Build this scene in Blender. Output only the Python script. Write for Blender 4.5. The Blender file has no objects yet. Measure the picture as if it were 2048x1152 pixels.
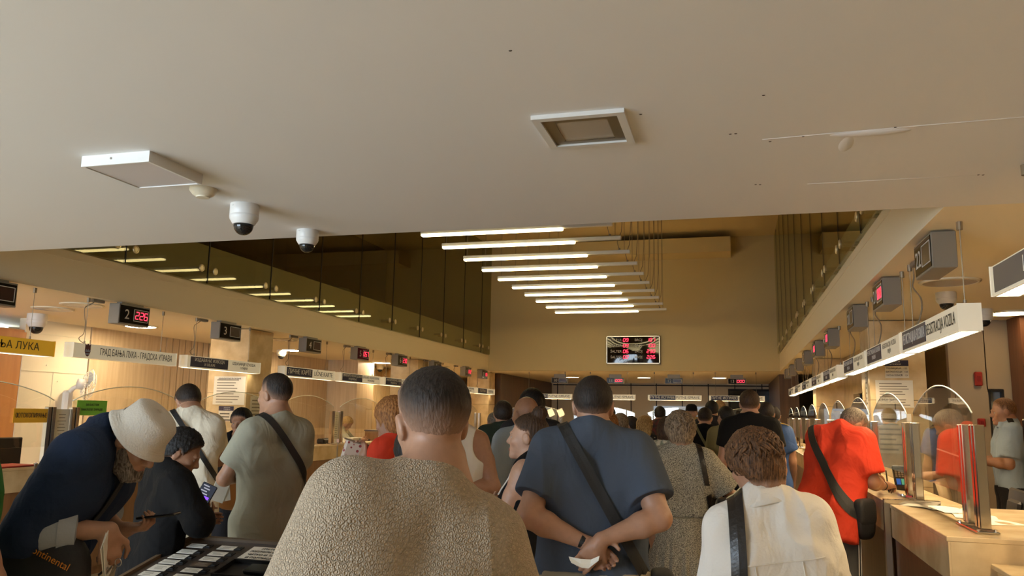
import bpy, math, random
import numpy as np
from mathutils import Vector, Matrix
from mathutils.bvhtree import BVHTree
random.seed(7); rng = np.random.default_rng(7)
scn = bpy.context.scene
COL = scn.collection
PI = math.pi

# ---------------------------------------------------------------- camera
cam = bpy.data.cameras.new('camera'); cam.sensor_width = 36.0; cam.lens = 27.91
cam.clip_start = 0.05; cam.clip_end = 200
camo = bpy.data.objects.new('camera', cam); COL.objects.link(camo)
camo.matrix_world = Matrix(((0.96349761, 0.02516873, 0.26653122, 0.0),
                            (0.26717084, -0.1539527, -0.95127194, 0.0),
                            (0.01709089, 0.98775761, -0.15505741, 1.6),
                            (0, 0, 0, 1)))
scn.camera = camo
# ---------------------------------------------------------------- world, exposure
world = bpy.data.worlds.new('world'); scn.world = world; world.use_nodes = True
bg = world.node_tree.nodes['Background']
bg.inputs[0].default_value = (0.72, 0.86, 1.0, 1); bg.inputs[1].default_value = 10.4
scn.view_settings.view_transform = 'Standard'; scn.view_settings.look = 'None'
scn.view_settings.gamma = 1; scn.view_settings.use_curve_mapping = False
scn.view_settings.exposure = 0.5
cy = scn.cycles
cy.use_denoising = True; cy.max_bounces = 8; cy.diffuse_bounces = 5; cy.glossy_bounces = 4
cy.transmission_bounces = 4; cy.transparent_max_bounces = 14; cy.caustics_reflective = False; cy.caustics_refractive = False
cy.sample_clamp_indirect = 6.0

WARM = (1.0, 0.60, 0.22)          # colour of the hall's lamps
TUBE_E, DOWN_E, SIGN_E = 11.0, 80.0, 48.0

def area(name, loc, rot, sx, sy, power, color, portal=False, parent=None, spread=None):
    l = bpy.data.lights.new(name, 'AREA'); l.shape = 'RECTANGLE'; l.size = sx; l.size_y = sy
    l.energy = power; l.color = color
    if spread: l.spread = spread
    o = bpy.data.objects.new(name, l); COL.objects.link(o); o.location = loc; o.rotation_euler = rot
    if portal: l.cycles.is_portal = True
    if parent: o.parent = parent
    return o
# daylight comes in through the street windows behind the camera
area('window_portal', (-5.75, -2.55, 1.55), (PI/2, 0, 0), 5.7, 2.1, 1, (1, 1, 1), portal=True)

# ---------------------------------------------------------------- materials
MATS = {}
def mat(name, color=(.8, .8, .8), rough=.5, metal=0., bump=None, spec=None, emit=None, noise=None, alpha=None, trans=None, ior=None):
    """bump=(scale,strength[,stretch])  noise=(scale,color2,amount[,stretch])"""
    if name in MATS: return MATS[name]
    m = bpy.data.materials.new(name); m.use_nodes = True
    nt = m.node_tree; b = nt.nodes['Principled BSDF']
    b.inputs['Base Color'].default_value = (*color, 1); b.inputs['Roughness'].default_value = rough
    b.inputs['Metallic'].default_value = metal
    if spec is not None: b.inputs['Specular IOR Level'].default_value = spec
    if trans: b.inputs['Transmission Weight'].default_value = trans
    if ior: b.inputs['IOR'].default_value = ior
    if emit:
        b.inputs['Emission Color'].default_value = (*emit[:3], 1); b.inputs['Emission Strength'].default_value = emit[3]
    def coords(st):
        tc = nt.nodes.new('ShaderNodeTexCoord')
        if st is None: return tc.outputs['Object']
        mp = nt.nodes.new('ShaderNodeMapping'); mp.inputs['Scale'].default_value = st
        nt.links.new(tc.outputs['Object'], mp.inputs[0]); return mp.outputs[0]
    if noise:
        n = nt.nodes.new('ShaderNodeTexNoise'); n.inputs['Scale'].default_value = noise[0]; n.inputs['Detail'].default_value = 5
        nt.links.new(coords(noise[3] if len(noise) > 3 else None), n.inputs['Vector'])
        r = nt.nodes.new('ShaderNodeValToRGB'); r.color_ramp.elements[0].position = .5-.5*noise[2]*.5; r.color_ramp.elements[1].position = .5+.5*noise[2]*.5
        r.color_ramp.elements[0].color = (*color, 1); r.color_ramp.elements[1].color = (*noise[1], 1)
        nt.links.new(n.outputs['Fac'], r.inputs[0]); nt.links.new(r.outputs[0], b.inputs['Base Color'])
    if bump:
        n = nt.nodes.new('ShaderNodeTexNoise'); n.inputs['Scale'].default_value = bump[0]; n.inputs['Detail'].default_value = 4
        nt.links.new(coords(bump[2] if len(bump) > 2 else None), n.inputs['Vector'])
        bp = nt.nodes.new('ShaderNodeBump'); bp.inputs['Strength'].default_value = bump[1]; bp.inputs['Distance'].default_value = .01
        nt.links.new(n.outputs['Fac'], bp.inputs['Height']); nt.links.new(bp.outputs[0], b.inputs['Normal'])
    MATS[name] = m
    return m

def emat(name, color, strength):
    if name in MATS: return MATS[name]
    m = bpy.data.materials.new(name); m.use_nodes = True; nt = m.node_tree; nt.nodes.clear()
    e = nt.nodes.new('ShaderNodeEmission'); e.inputs[0].default_value = (*color, 1); e.inputs[1].default_value = strength
    o = nt.nodes.new('ShaderNodeOutputMaterial'); nt.links.new(e.outputs[0], o.inputs[0]); MATS[name] = m
    return m

def glassmat(name, tint, f0=.04, refl=(1, 1, 1), boost=1.0):
    """thin pane: tinted straight-through light mixed with a sharp angle-dependent reflection"""
    if name in MATS: return MATS[name]
    m = bpy.data.materials.new(name); m.use_nodes = True; nt = m.node_tree; nt.nodes.clear()
    t = nt.nodes.new('ShaderNodeBsdfTransparent'); t.inputs[0].default_value = (*tint, 1)
    g = nt.nodes.new('ShaderNodeBsdfGlossy'); g.inputs['Roughness'].default_value = 0.0; g.inputs[0].default_value = (*refl, 1)
    w = nt.nodes.new('ShaderNodeLayerWeight'); w.inputs[0].default_value = .5
    p = nt.nodes.new('ShaderNodeMath'); p.operation = 'POWER'; p.inputs[1].default_value = 5
    k = nt.nodes.new('ShaderNodeMath'); k.operation = 'MULTIPLY_ADD'; k.use_clamp = True; k.inputs[1].default_value = (1-f0)*boost; k.inputs[2].default_value = f0*boost
    x = nt.nodes.new('ShaderNodeMixShader'); o = nt.nodes.new('ShaderNodeOutputMaterial')
    nt.links.new(w.outputs['Facing'], p.inputs[0]); nt.links.new(p.outputs[0], k.inputs[0]); nt.links.new(k.outputs[0], x.inputs[0])
    nt.links.new(t.outputs[0], x.inputs[1]); nt.links.new(g.outputs[0], x.inputs[2]); nt.links.new(x.outputs[0], o.inputs[0])
    MATS[name] = m
    return m

# ---------------------------------------------------------------- objects
def link(name, me, parent=None, m=None):
    o = bpy.data.objects.new(name, me); COL.objects.link(o)
    if parent: o.parent = parent
    if m is not None:
        for x in (m if isinstance(m, (list, tuple)) else [m]): me.materials.append(x)
    return o
def tag(o, label, cat, group=None):
    o['label'] = label; o['category'] = cat
    if group: o['group'] = group
    return o
def thing(name, label, cat, loc=(0, 0, 0), rotz=0, group=None):
    o = bpy.data.objects.new(name, None); COL.objects.link(o); o.location = loc; o.rotation_euler = (0, 0, rotz)
    o.empty_display_size = .1
    return tag(o, label, cat, group)
def dup(root, loc=None, rotz=None, label=None):
    r = root.copy(); COL.objects.link(r)
    if loc is not None: r.location = loc
    if rotz is not None: r.rotation_euler = (0, 0, rotz)
    if label: r['label'] = label
    for ch in list(root.children):
        c = ch.copy(); COL.objects.link(c); c.parent = r
        for g in list(ch.children):
            d = g.copy(); COL.objects.link(d); d.parent = c
    return r
ORD = ['first', 'second', 'third', 'fourth', 'fifth', 'sixth', 'seventh', 'eighth', 'ninth', 'tenth', 'eleventh', 'twelfth', 'thirteenth', 'fourteenth', 'fifteenth', 'sixteenth']

def frame(d, up=(0, 0, 1)):
    """columns: side, up', d (unit)"""
    d = np.array(d, float); d /= np.linalg.norm(d); up = np.array(up, float)
    if abs(np.dot(d, up/np.linalg.norm(up))) > .98: up = np.array([0., 1, 0]) if abs(d[1]) < .9 else np.array([1., 0, 0])
    s = np.cross(up, d); s /= np.linalg.norm(s)
    return np.array([s, np.cross(d, s), d]).T

class MB:
    def __init__(s): s.v = []; s.f = []; s.m = []
    def add(s, v, f, m=0):
        n = len(s.v); s.v += [tuple(map(float, x)) for x in v]
        s.f += [tuple(i+n for i in q) for q in f]; s.m += [m]*len(f); return s
    def box(s, c, d, R=None, m=0, bev=0.):
        hx, hy, hz = d[0]/2, d[1]/2, d[2]/2
        if bev <= 0:
            v = [(x, y, z) for x in (-hx, hx) for y in (-hy, hy) for z in (-hz, hz)]
            f = [(0, 1, 3, 2), (4, 6, 7, 5), (0, 4, 5, 1), (2, 3, 7, 6), (0, 2, 6, 4), (1, 5, 7, 3)]
        else:
            b = min(bev, hx*.95, hy*.95, hz*.95); v = []; f = []
            idx = {}
            for sx in (-1, 1):
                for sy in (-1, 1):
                    for sz in (-1, 1):
                        for a in range(3):
                            p = [sx*(hx-b), sy*(hy-b), sz*(hz-b)]; p[a] = (sx*hx, sy*hy, sz*hz)[a]
                            idx[(sx, sy, sz, a)] = len(v); v.append(tuple(p))
            for a in range(3):
                o1, o2 = (a+1) % 3, (a+2) % 3
                for sg in (-1, 1):
                    q = []
                    for u, w in ((-1, -1), (1, -1), (1, 1), (-1, 1)):
                        k = [0, 0, 0]; k[a] = sg; k[o1] = u; k[o2] = w; q.append(idx[(*k, a)])
                    f.append(tuple(q if sg > 0 else q[::-1]))
                for u in (-1, 1):
                    for w in (-1, 1):
                        k0 = [0, 0, 0]; k1 = [0, 0, 0]
                        k0[a] = -1; k1[a] = 1; k0[o1] = k1[o1] = u; k0[o2] = k1[o2] = w
                        q = [idx[(*k0, o1)], idx[(*k1, o1)], idx[(*k1, o2)], idx[(*k0, o2)]]
                        f.append(tuple(q if u*w > 0 else q[::-1]))
            for sx in (-1, 1):
                for sy in (-1, 1):
                    for sz in (-1, 1):
                        q = [idx[(sx, sy, sz, a)] for a in range(3)]
                        f.append(tuple(q if sx*sy*sz > 0 else q[::-1]))
        v = np.array(v)
        if R is not None: v = v @ np.array(R).T
        return s.add(v+np.array(c), f, m)
    def cyl(s, a, b, r, n=12, r2=None, m=0):
        return s.tube([a, b], [r, r if r2 is None else r2], n, m)
    def tube(s, pts, r, n=8, m=0, cap=True, sq=(1, 1), up=(0, 0, 1)):
        pts = np.array(pts, float); k = len(pts); r = np.full(k, r) if np.isscalar(r) else np.array(r)
        tg = np.gradient(pts, axis=0); F = frame(tg[0], up); sd = F[:, 0]
        V = []; ang = np.arange(n)*2*PI/n
        for i in range(k):
            t = tg[i]/(np.linalg.norm(tg[i])+1e-12); sd = sd-t*np.dot(sd, t); sd /= np.linalg.norm(sd)+1e-12; u = np.cross(t, sd)
            V.append(pts[i]+r[i]*(np.cos(ang)[:, None]*sd*sq[0]+np.sin(ang)[:, None]*u*sq[1]))
        V = np.concatenate(V)
        f = [(i*n+j, i*n+(j+1) % n, (i+1)*n+(j+1) % n, (i+1)*n+j) for i in range(k-1) for j in range(n)]
        if cap: f += [tuple(range(n))[::-1], tuple((k-1)*n+j for j in range(n))]
        return s.add(V, f, m)
    def lathe(s, prof, o, ax=(0, 0, 1), n=24, m=0):
        """prof: (radius, height) along ax from o"""
        F = frame(ax); V = []; ang = np.arange(n)*2*PI/n; k = len(prof)
        for r, h in prof:
            V.append(np.array(o)+F[:, 2]*h+max(r, 1e-4)*(np.cos(ang)[:, None]*F[:, 0]+np.sin(ang)[:, None]*F[:, 1]))
        f = [(i*n+j, i*n+(j+1) % n, (i+1)*n+(j+1) % n, (i+1)*n+j) for i in range(k-1) for j in range(n)]
        f += [tuple(range(n))[::-1], tuple((k-1)*n+j for j in range(n))]
        return s.add(np.concatenate(V), f, m)
    def prism(s, poly, o, ux, uy, depth, m=0):
        """poly in (ux,uy) plane from o, extruded along ux x uy by depth"""
        ux = np.array(ux, float); uy = np.array(uy, float); nz = np.cross(ux, uy); nz /= np.linalg.norm(nz)
        a = np.array([np.array(o)+p[0]*ux+p[1]*uy for p in poly]); n = len(a)
        f = [tuple(range(n))[::-1], tuple(range(n, 2*n))]+[(i, (i+1) % n, n+(i+1) % n, n+i) for i in range(n)]
        return s.add(np.concatenate([a, a+nz*depth]), f, m)
    def sphere(s, c, r, n=12, m=0, R=None):
        r = np.array([r]*3 if np.isscalar(r) else r, float); V = []; k = n//2+1
        for i in range(k):
            th = PI*(i+.02)/(k-1+.04)
            for j in range(n): V.append((math.sin(th)*math.cos(2*PI*j/n), math.sin(th)*math.sin(2*PI*j/n), math.cos(th)))
        V = np.array(V)*r
        if R is not None: V = V @ np.array(R).T
        f = [(i*n+j, (i+1)*n+j, (i+1)*n+(j+1) % n, i*n+(j+1) % n) for i in range(k-1) for j in range(n)]
        f += [tuple(range(n)), tuple((k-1)*n+j for j in range(n))[::-1]]
        return s.add(V+np.array(c), f, m)
    def pillow(s, c, d, R=None, p=3.2, n=28, m=0):
        k = n//2+1; V = []; sg = lambda v: np.sign(v)*np.abs(v)**(2/p)
        for i in range(k):
            th = PI*(i+.02)/(k-1+.04)
            for j in range(n): V.append((sg(math.sin(th))*sg(math.cos(2*PI*j/n)), sg(math.sin(th))*sg(math.sin(2*PI*j/n)), sg(math.cos(th))))
        V = np.array(V)*np.array(d)/2
        if R is not None: V = V @ np.array(R).T
        f = [(i*n+j, (i+1)*n+j, (i+1)*n+(j+1) % n, i*n+(j+1) % n) for i in range(k-1) for j in range(n)]
        f += [tuple(range(n)), tuple((k-1)*n+j for j in range(n))[::-1]]
        return s.add(V+np.array(c), f, m)
    def build(s, name, m, parent=None, smooth=False):
        me = bpy.data.meshes.new(name); me.from_pydata(s.v, [], s.f); me.update()
        o = link(name, me, parent, m)
        if any(s.m): me.polygons.foreach_set('material_index', s.m)
        if smooth:
            me.polygons.foreach_set('use_smooth', [True]*len(me.polygons))
            if smooth == 'auto': me.set_sharp_from_angle(angle=.7)
        return o
def struct(name, mb, m, smooth=False):
    o = mb.build(name, m, None, smooth); o['kind'] = 'structure'; return o

def text(name, body, o, ux, uy, height, m, parent=None, width=None, align='CENTER', ext=.001, bold=0., space=1.):
    """lettering whose cap height is `height`, centred (or left set) on o in the plane ux,uy; width squeezes it to fit"""
    kern = {}; out = []
    for ch in body:                       # two glyphs whose outlines cross themselves are set from simpler ones
        if ch == 'Њ': kern[len(out)] = -14.6; out += ['Н', 'Ь']
        elif ch == 'Ф': kern[len(out)] = -20.6; out += ['О', 'l']; kern[len(out)-1] = 12.
        else: out.append('P' if ch == 'Р' else ch)
    c = bpy.data.curves.new(name, 'FONT'); c.body = ''.join(out)
    for i_, k_ in kern.items(): c.body_format[i_].kerning = k_
    c.size = 1; c.align_x = align; c.align_y = 'CENTER'
    c.extrude = .5; c.offset = bold; c.resolution_u = 3; c.space_line = space
    t = bpy.data.objects.new(name, c); COL.objects.link(t)
    bpy.context.view_layer.update()
    me = bpy.data.meshes.new_from_object(t.evaluated_get(bpy.context.evaluated_depsgraph_get()))
    bpy.data.objects.remove(t); bpy.data.curves.remove(c)
    v = np.empty(len(me.vertices)*3); me.vertices.foreach_get('co', v); v = v.reshape(-1, 3)
    k = height/.73
    w = (v[:, 0].max()-v[:, 0].min())*k if len(v) else 1
    kx = k*min(1, width/w) if width else k
    ux = np.array(ux, float); uy = np.array(uy, float); nz = np.cross(ux, uy)
    p = np.array(o)+(v[:, :1]*kx)*ux+(v[:, 1:2]*k)*uy+((v[:, 2:]+.5)*ext)*nz
    me.vertices.foreach_set('co', p.ravel()); me.update(); me.name = name; me.materials.clear()
    return link(name, me, parent, m)

SEG = {'0': 'abcdef', '1': 'bc', '2': 'abged', '3': 'abgcd', '4': 'fgbc', '5': 'afgcd', '6': 'afgedc', '7': 'abc', '8': 'abcdefg', '9': 'abfgcd', 'b': 'fgedc'}
def digits(mb, s, o, ux, uy, w, h, gap, t=None, slant=.12):
    ux = np.array(ux, float); uy = np.array(uy, float); n = np.cross(ux, uy); t = t or w*.2; F = np.array([ux, uy, n]).T
    up = uy+ux*slant
    for i, ch in enumerate(s):
        b = np.array(o)+ux*i*(w+gap)
        P = {'bl': b, 'br': b+ux*w, 'ml': b+up*h/2, 'mr': b+ux*w+up*h/2, 'tl': b+up*h, 'tr': b+ux*w+up*h}
        for sg in SEG.get(ch, ''):
            a, c = {'a': ('tl', 'tr'), 'b': ('tr', 'mr'), 'c': ('mr', 'br'), 'd': ('bl', 'br'), 'e': ('bl', 'ml'), 'f': ('ml', 'tl'), 'g': ('ml', 'mr')}[sg]
            p, q = P[a], P[c]; d = q-p; L = np.linalg.norm(d); d /= L; sd = np.cross(n, d); e = t*.12
            mb.prism([(e, 0), (e+t*.5, -t/2), (L-e-t*.5, -t/2), (L-e, 0), (L-e-t*.5, t/2), (e+t*.5, t/2)], p, d, sd, .0012)
# ---------------------------------------------------------------- bodies as smooth implicit surfaces
def rx(a): a = math.radians(a); c, s = math.cos(a), math.sin(a); return np.array([[1, 0, 0], [0, c, -s], [0, s, c]])
def ry(a): a = math.radians(a); c, s = math.cos(a), math.sin(a); return np.array([[c, 0, s], [0, 1, 0], [-s, 0, c]])
def rz(a): a = math.radians(a); c, s = math.cos(a), math.sin(a); return np.array([[c, -s, 0], [s, c, 0], [0, 0, 1]])
def unit(v): v = np.array(v, float); return v/(np.linalg.norm(v)+1e-12)
def sstep(a, b, x): t = np.clip((x-a)/(b-a), 0, 1); return t*t*(3-2*t)

class Field:
    def __init__(s, lo, hi, h):
        s.lo = np.array(lo, float); s.h = h; s.n = np.ceil((np.array(hi)-s.lo)/h).astype(int)+1
        s.d = np.full(s.n, 9., np.float32)
        s.ax = [(s.lo[i]+h*np.arange(s.n[i])).astype(np.float32) for i in range(3)]
    def sl(s, lo, hi):
        a = np.clip(np.floor((np.array(lo)-s.lo)/s.h).astype(int), 0, s.n); b = np.clip(np.ceil((np.array(hi)-s.lo)/s.h).astype(int)+1, 0, s.n)
        return tuple(slice(a[i], b[i]) for i in range(3))
    def pts(s, sl):
        return (s.ax[0][sl[0]][:, None, None], s.ax[1][sl[1]][None, :, None], s.ax[2][sl[2]][None, None, :])
    def add(s, prim, k=.02, op='+'):
        fn, lo, hi = prim; pad = k+2.5*s.h+.01
        sl = s.sl(np.array(lo)-pad, np.array(hi)+pad)
        if any(x.stop-x.start < 1 for x in sl): return s
        e = fn(*s.pts(sl)); d = s.d[sl]
        if op == '+':
            hh = np.maximum(k-np.abs(d-e), 0)/max(k, 1e-6); s.d[sl] = np.minimum(d, e)-hh*hh*(k*.25)
        else:
            e = -e; hh = np.maximum(k-np.abs(d-e), 0)/max(k, 1e-6); s.d[sl] = np.maximum(d, e)+hh*hh*(k*.25)
        return s
    def keep(s, fn): s.d = np.maximum(s.d, fn(*s.pts((slice(None),)*3)).astype(np.float32)); return s
    def mesh(s, smooth=1):
        d = s.d; neg = d < 0
        c = np.zeros(np.array(d.shape)-1, np.int8)
        for i in (0, 1):
            for j in (0, 1):
                for k in (0, 1): c += neg[i:d.shape[0]-1+i, j:d.shape[1]-1+j, k:d.shape[2]-1+k]
        I = np.argwhere((c > 0) & (c < 8)); N = len(I)
        idx = np.full(c.shape, -1, np.int32); idx[tuple(I.T)] = np.arange(N)
        cor = [(i, j, k) for i in (0, 1) for j in (0, 1) for k in (0, 1)]
        D = np.stack([d[I[:, 0]+a, I[:, 1]+b, I[:, 2]+e] for a, b, e in cor], 1)
        acc = np.zeros((N, 3)); cnt = np.zeros(N)
        for p in range(8):
            for q in range(p+1, 8):
                if sum(abs(cor[p][x]-cor[q][x]) for x in range(3)) != 1: continue
                m = (D[:, p] < 0) != (D[:, q] < 0); t = D[:, p]/np.where(m, D[:, p]-D[:, q], 1)
                pp = np.array(cor[p])+t[:, None]*(np.array(cor[q])-np.array(cor[p]))
                acc += np.where(m[:, None], pp, 0); cnt += m
        V = s.lo+s.h*(I+acc/np.maximum(cnt, 1)[:, None])
        Q = []
        for a in range(3):
            b, e = (a+1) % 3, (a+2) % 3
            s0 = [slice(None)]*3; s1 = [slice(None)]*3; s0[a] = slice(0, -1); s1[a] = slice(1, None)
            for x in (b, e): s0[x] = s1[x] = slice(1, -1)
            n0, n1 = neg[tuple(s0)], neg[tuple(s1)]; E = np.argwhere(n0 != n1)
            if not len(E): continue
            fl = n0[tuple(E.T)]; E = E.copy(); E[:, b] += 1; E[:, e] += 1
            def cell(u, w):
                g = E.copy(); g[:, b] += u; g[:, e] += w; return idx[tuple(g.T)]
            q = np.stack([cell(-1, -1), cell(0, -1), cell(0, 0), cell(-1, 0)], 1)
            q[~fl] = q[~fl][:, ::-1]; Q.append(q)
        Q = np.concatenate(Q) if Q else np.zeros((0, 4), int)
        Q = Q[(Q >= 0).all(1)]
        for _ in range(smooth):
            A = np.zeros_like(V); n = np.zeros(len(V))
            for i in range(4):
                for j in (1, 3):
                    np.add.at(A, Q[:, i], V[Q[:, (i+j) % 4]]); np.add.at(n, Q[:, i], 1)
            V = np.where(n[:, None] > 0, .5*V+.5*A/np.maximum(n, 1)[:, None], V)
        return V, Q
    def at(s, P):
        q = np.clip(np.round((P-s.lo)/s.h).astype(int), 0, s.n-1); return s.d[tuple(q.T)]

def normals(V, Q):
    n = np.cross(V[Q[:, 2]]-V[Q[:, 0]], V[Q[:, 3]]-V[Q[:, 1]]); N = np.zeros_like(V)
    for i in range(4): np.add.at(N, Q[:, i], n)
    return N/(np.linalg.norm(N, axis=1)[:, None]+1e-12)
_LAT = rng.random((64, 64, 64)).astype(np.float32)
def vnoise(P):
    f = np.floor(P).astype(int); t = P-f; t = t*t*(3-2*t); r = 0
    for i in (0, 1):
        for j in (0, 1):
            for k in (0, 1):
                w = (t[:, 0] if i else 1-t[:, 0])*(t[:, 1] if j else 1-t[:, 1])*(t[:, 2] if k else 1-t[:, 2])
                r = r+w*_LAT[(f[:, 0]+i) % 64, (f[:, 1]+j) % 64, (f[:, 2]+k) % 64]
    return r*2-1
def folds(P, f=9., seed=0, warp=.35, st=(1, 1, .6)):
    """creases: ridged, warped noise in [0,1]"""
    p = P*np.array(st)*f+seed*7.31
    w = np.stack([vnoise(p*.6+3.1), vnoise(p*.6+11.7), vnoise(p*.6+23.3)], 1)
    n = vnoise(p+w*warp*3); m = vnoise(p*2.1+w+5)
    return (1-np.abs(n))**3+.35*(1-np.abs(m))**3

def cone(a, b, ra, rb, cut=False, M=None, o=None, sy=1.):
    """tapered capsule; in frame (o, M) with depth squeezed by sy; cut=True ends flat at b"""
    a = np.array(a, float); b = np.array(b, float); ab = b-a; L2 = float(ab@ab)+1e-12; u = ab/math.sqrt(L2); r = max(ra, rb)
    if M is None: lo, hi = np.minimum(a, b)-r, np.maximum(a, b)+r
    else:
        w = np.array([o+M@(q*np.array([1, sy, 1])) for q in (a, b)]); lo, hi = w.min(0)-r, w.max(0)+r
    def fn(X, Y, Z):
        if M is not None:
            X, Y, Z = X-o[0], Y-o[1], Z-o[2]
            X, Y, Z = M[0, 0]*X+M[1, 0]*Y+M[2, 0]*Z, (M[0, 1]*X+M[1, 1]*Y+M[2, 1]*Z)/sy, M[0, 2]*X+M[1, 2]*Y+M[2, 2]*Z
        x, y, z = X-a[0], Y-a[1], Z-a[2]; t0 = (x*ab[0]+y*ab[1]+z*ab[2])/L2; t = np.clip(t0, 0, 1)
        d = np.sqrt((x-t*ab[0])**2+(y-t*ab[1])**2+(z-t*ab[2])**2)-(ra+t*(rb-ra))
        d = d*(1+sy)/2 if sy < 1 else d
        return np.maximum(d, (t0-1)*math.sqrt(L2)) if cut else d
    return fn, lo, hi
def ell(c, r, M=None):
    c = np.array(c, float); r = np.array(r, float); R = float(max(r)); M = np.eye(3) if M is None else M
    def fn(X, Y, Z):
        X, Y, Z = X-c[0], Y-c[1], Z-c[2]
        x, y, z = (M[0, i]*X+M[1, i]*Y+M[2, i]*Z for i in range(3))
        k0 = np.sqrt((x/r[0])**2+(y/r[1])**2+(z/r[2])**2); k1 = np.sqrt((x/r[0]**2)**2+(y/r[1]**2)**2+(z/r[2]**2)**2)+1e-9
        return k0*(k0-1)/k1
    return fn, c-R, c+R

def mesh_obj(name, V, Q, m, parent, attr=None):
    me = bpy.data.meshes.new(name)
    me.vertices.add(len(V)); me.vertices.foreach_set('co', np.ascontiguousarray(V, np.float32).ravel())
    me.loops.add(Q.size); me.loops.foreach_set('vertex_index', np.ascontiguousarray(Q, np.int32).ravel())
    me.polygons.add(len(Q)); me.polygons.foreach_set('loop_start', np.arange(0, Q.size, 4, dtype=np.int32))
    me.update(calc_edges=True); me.validate()
    me.polygons.foreach_set('use_smooth', np.ones(len(me.polygons), bool))
    if attr is not None and len(me.vertices) == len(V):
        a = me.attributes.new('fade', 'FLOAT', 'POINT'); a.data.foreach_set('value', np.ascontiguousarray(attr, np.float32))
    return link(name, me, parent, m)

FING = ((.031, .072, .0082), (.011, .080, .0085), (-.010, .075, .0081), (-.029, .058, .0072))
def hand_prims(w, d, n, t, curl, s, thumb=.5, spread=.0):
    """w wrist, d finger direction, n palm normal, t thumb side. returns [(prim,k)], points"""
    P = []; g = s
    at = lambda a, b, c: w+g*(a*d+b*t+c*n)
    P.append((cone(at(.005, .0, 0), at(.03, 0, 0), .026*g, .029*g), .02))
    for b0, b1, r in ((.026, .029, .0135), (.009, .010, .0145), (-.009, -.010, .0145), (-.026, -.028, .013)):
        P.append((cone(at(.03, b0*.8, 0), at(.088, b1, -.002), r*g, (r-.002)*g), .013))
    P.append((cone(at(.02, .02, .008), at(.05, .036, .012), .018*g, .014*g), .014))
    tips = []
    for i, (b, L, r) in enumerate(FING):
        c = curl[i] if hasattr(curl, '__len__') else curl
        p = at(.09, b, -.002); a = 0
        dd0 = unit(d+t*spread*(b/.03))
        for seg, (fr, an) in enumerate(((.46, 68), (.30, 88), (.24, 55))):
            a += math.radians(an*c); dd = unit(math.cos(a)*dd0+math.sin(a)*n); q = p+dd*L*fr*g
            P.append((cone(p, q, (r+.0012-.0009*seg)*g, (r+.0003-.0009*seg)*g), .0045)); p = q
        tips.append(p)
    p = at(.028, .030, .006); dirs = (unit(.62*d+.72*t+.25*n), unit(.80*d+(.55-.5*thumb)*t+(.15+.45*thumb)*n), unit(.85*d+(.35-.85*thumb)*t+(.1+.6*thumb)*n))
    for dd, L, r in zip(dirs, (.042, .034, .028), (.0125, .0105, .0092)):
        q = p+dd*L*g; P.append((cone(p, q, r*g, (r-.0012)*g), .006)); p = q
    tips.append(p)
    return P, tips

HAIRLINE = ((-.14, -.078), (-.085, -.076), (-.05, -.06), (-.022, -.035), (-.006, .012), (.008, .0), (.022, -.012), (.036, .022), (.062, .050), (.085, .066), (.12, .078))
SKULLS = (((0, -.014, .030), (.0755, .0965, .094)), ((0, .020, -.03), (.063, .072, .082)))
REST = dict(ua=(.22, -.04, -1), fa=(.05, .22, -1), curl=.35)

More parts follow.
